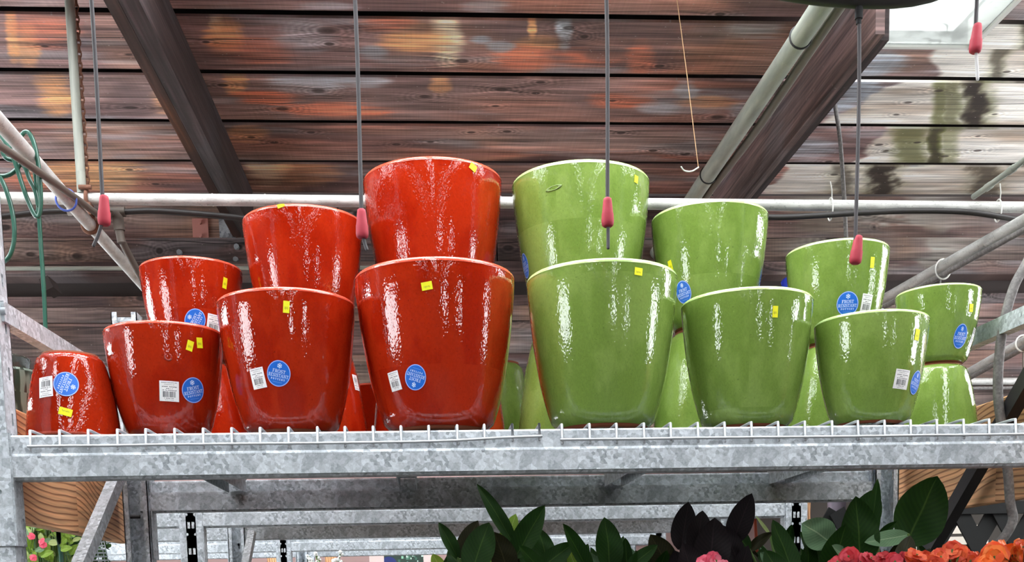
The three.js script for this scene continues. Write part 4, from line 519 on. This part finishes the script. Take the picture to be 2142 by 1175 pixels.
// things far behind the racks
for (const [px0, px1, d, top, label] of [[560, 596, 8.7, 1105, 'square brown timber post behind the racks'], [1674, 1692, 6.0, 1040, 'rough golden timber post beside the second rack end'], [680, 702, 9.4, 1150, 'brown timber post behind the white flower spikes']]) { const a = at(px0, 1150, d), b = at(px1, 1150, d), t = thing('timber_post', label, 'post', [(a.x + b.x) / 2, 0, -d]); const w = (b.x - a.x) / 2, g = chamferBox(at(px0, top, d).y, w * 2, w * 2, .004); g.rotateZ(Math.PI / 2); g.translate(0, at(px0, top, d).y / 2, 0); mk('post', g, M.board, t); }
{ const d = 9.2, a = at(772, 1150, d), b = at(905, 1146, d), t = thing('wooden_sign', 'pale pink wooden sign with a green printed panel', 'sign', [(a.x + b.x) / 2, 0, -d]), w = (b.x - a.x), y1 = at(800, 1158, d).y; mk('board', box(-w / 2, w / 2, y1 - .5, y1 + .03, -.012, .012), std({ map: (() => { const q = tex(256, 128, (i, j) => mix3([232, 206, 200], [206, 168, 160], smooth(.55, .7, fbm(i / 50, j / 7, 95)))); return q; })(), roughness: .8 }), t);
  mk('print', (() => { const g = new THREE.PlaneGeometry(w * .62, .3); g.translate(.02, y1 - .165, .0135); return g; })(), std({ map: canvasTex(256, 160, (c, W2, H2) => { c.fillStyle = '#2c3f35'; c.fillRect(0, 0, W2, H2); c.fillStyle = '#24306e'; c.beginPath(); c.ellipse(30, 50, 60, 46, 0, 0, 7); c.fill(); const R = mulberry(5); for (let k = 0; k < 90; k++) { c.fillStyle = ['#8fc4a6', '#cfe6da', '#5d8a74', '#3f6a55'][Math.floor(R() * 4)]; c.fillRect(80 + R() * 176, R() * 160, 6 + R() * 10, 3 + R() * 9); } }), roughness: .5 }), t); for (const s of [-1, 1]) mk('leg', box(s * w * .42 - .02, s * w * .42 + .02, 0, y1 - .4, -.04, -.013), M.board, t); }
{ const R = mulberry(41), d = 6.6, t = thing('white_flower_plant', 'white flower spikes before the far rack', 'flowers'), root = at(688, 1175, d); nurseryPot(t, root.x, 0, root.z, .14, .26); const bl = new THREE.IcosahedronGeometry(1, 1), wm = std({ color: 0xe9e9e4, roughness: .7 }); for (const [px, py, lean] of [[660, 1158, -.2], [712, 1156, .25], [668, 1172, 0], [700, 1170, .1], [648, 1164, -.1]]) { const g = [], c = at(px, py, d); for (let k = 0; k < 26; k++) { const q = bl.clone(), s = .006 + .006 * R(); q.scale(s, s, s); q.translate(c.x - lean * k * .006 + (R() - .5) * .03, c.y - k * .007 + (R() - .5) * .01, c.z + (R() - .5) * .03); g.push(q); } mk('flower_spike', merge(g), wm, t); mk('stem', hose([V(c.x, c.y, c.z), V((c.x + root.x) / 2, c.y - .2, c.z), V(root.x, .24, root.z)], .004, 10, 5), M.stem, t); } }
{ const d = 5.2, a = at(1972, 1098, d), b = at(2022, 1098, d), t = thing('slatted_bench', 'pale wooden slats seen through the lattice', 'bench', [(a.x + b.x) / 2, 0, -d]), w = b.x - a.x + .2, m = std({ color: 0xd8cfc2, roughness: .7 }); for (let k = 0; k < 4; k++) mk('slat', box(-w / 2, w / 2, a.y - .04 - k * .05, a.y - k * .05 - .004, -.012, .012), m, t); for (const s of [-1, 1]) mk('leg', box(s * w * .45 - .02, s * w * .45 + .02, 0, a.y, -.05, -.013), m, t); }
{ const d = 8.5, a = at(1736, 1048, d), b = at(1764, 1094, d), t = thing('grey_bin', 'lavender grey stacked bins behind the tall canna', 'bin', [(a.x + b.x) / 2, 0, -d]), w = b.x - a.x, m = std({ color: 0x8a7f8c, roughness: .7 }); const h = a.y / 7; for (let k = 0; k < 7; k++) { const g = new THREE.CylinderGeometry(w * .72, w * .6, h * .96, 4, 1); g.rotateY(Math.PI / 4); g.translate(0, h * (k + .5), 0); mk('bin', g, m, t); } }
{ const t = thing('plant_stake', 'thin orange-red stake standing behind the dark purple canna', 'stake'); const a = at(1579, 1085, 3.45), b = at(1585, 1130, 3.45); mk('stake', rod(a, V(b.x + (b.x - a.x) * 3, LOWER, -3.45), .005, 8), std({ color: 0xb8482c, roughness: .6 }), t); }
renderer.render(scene, camera);
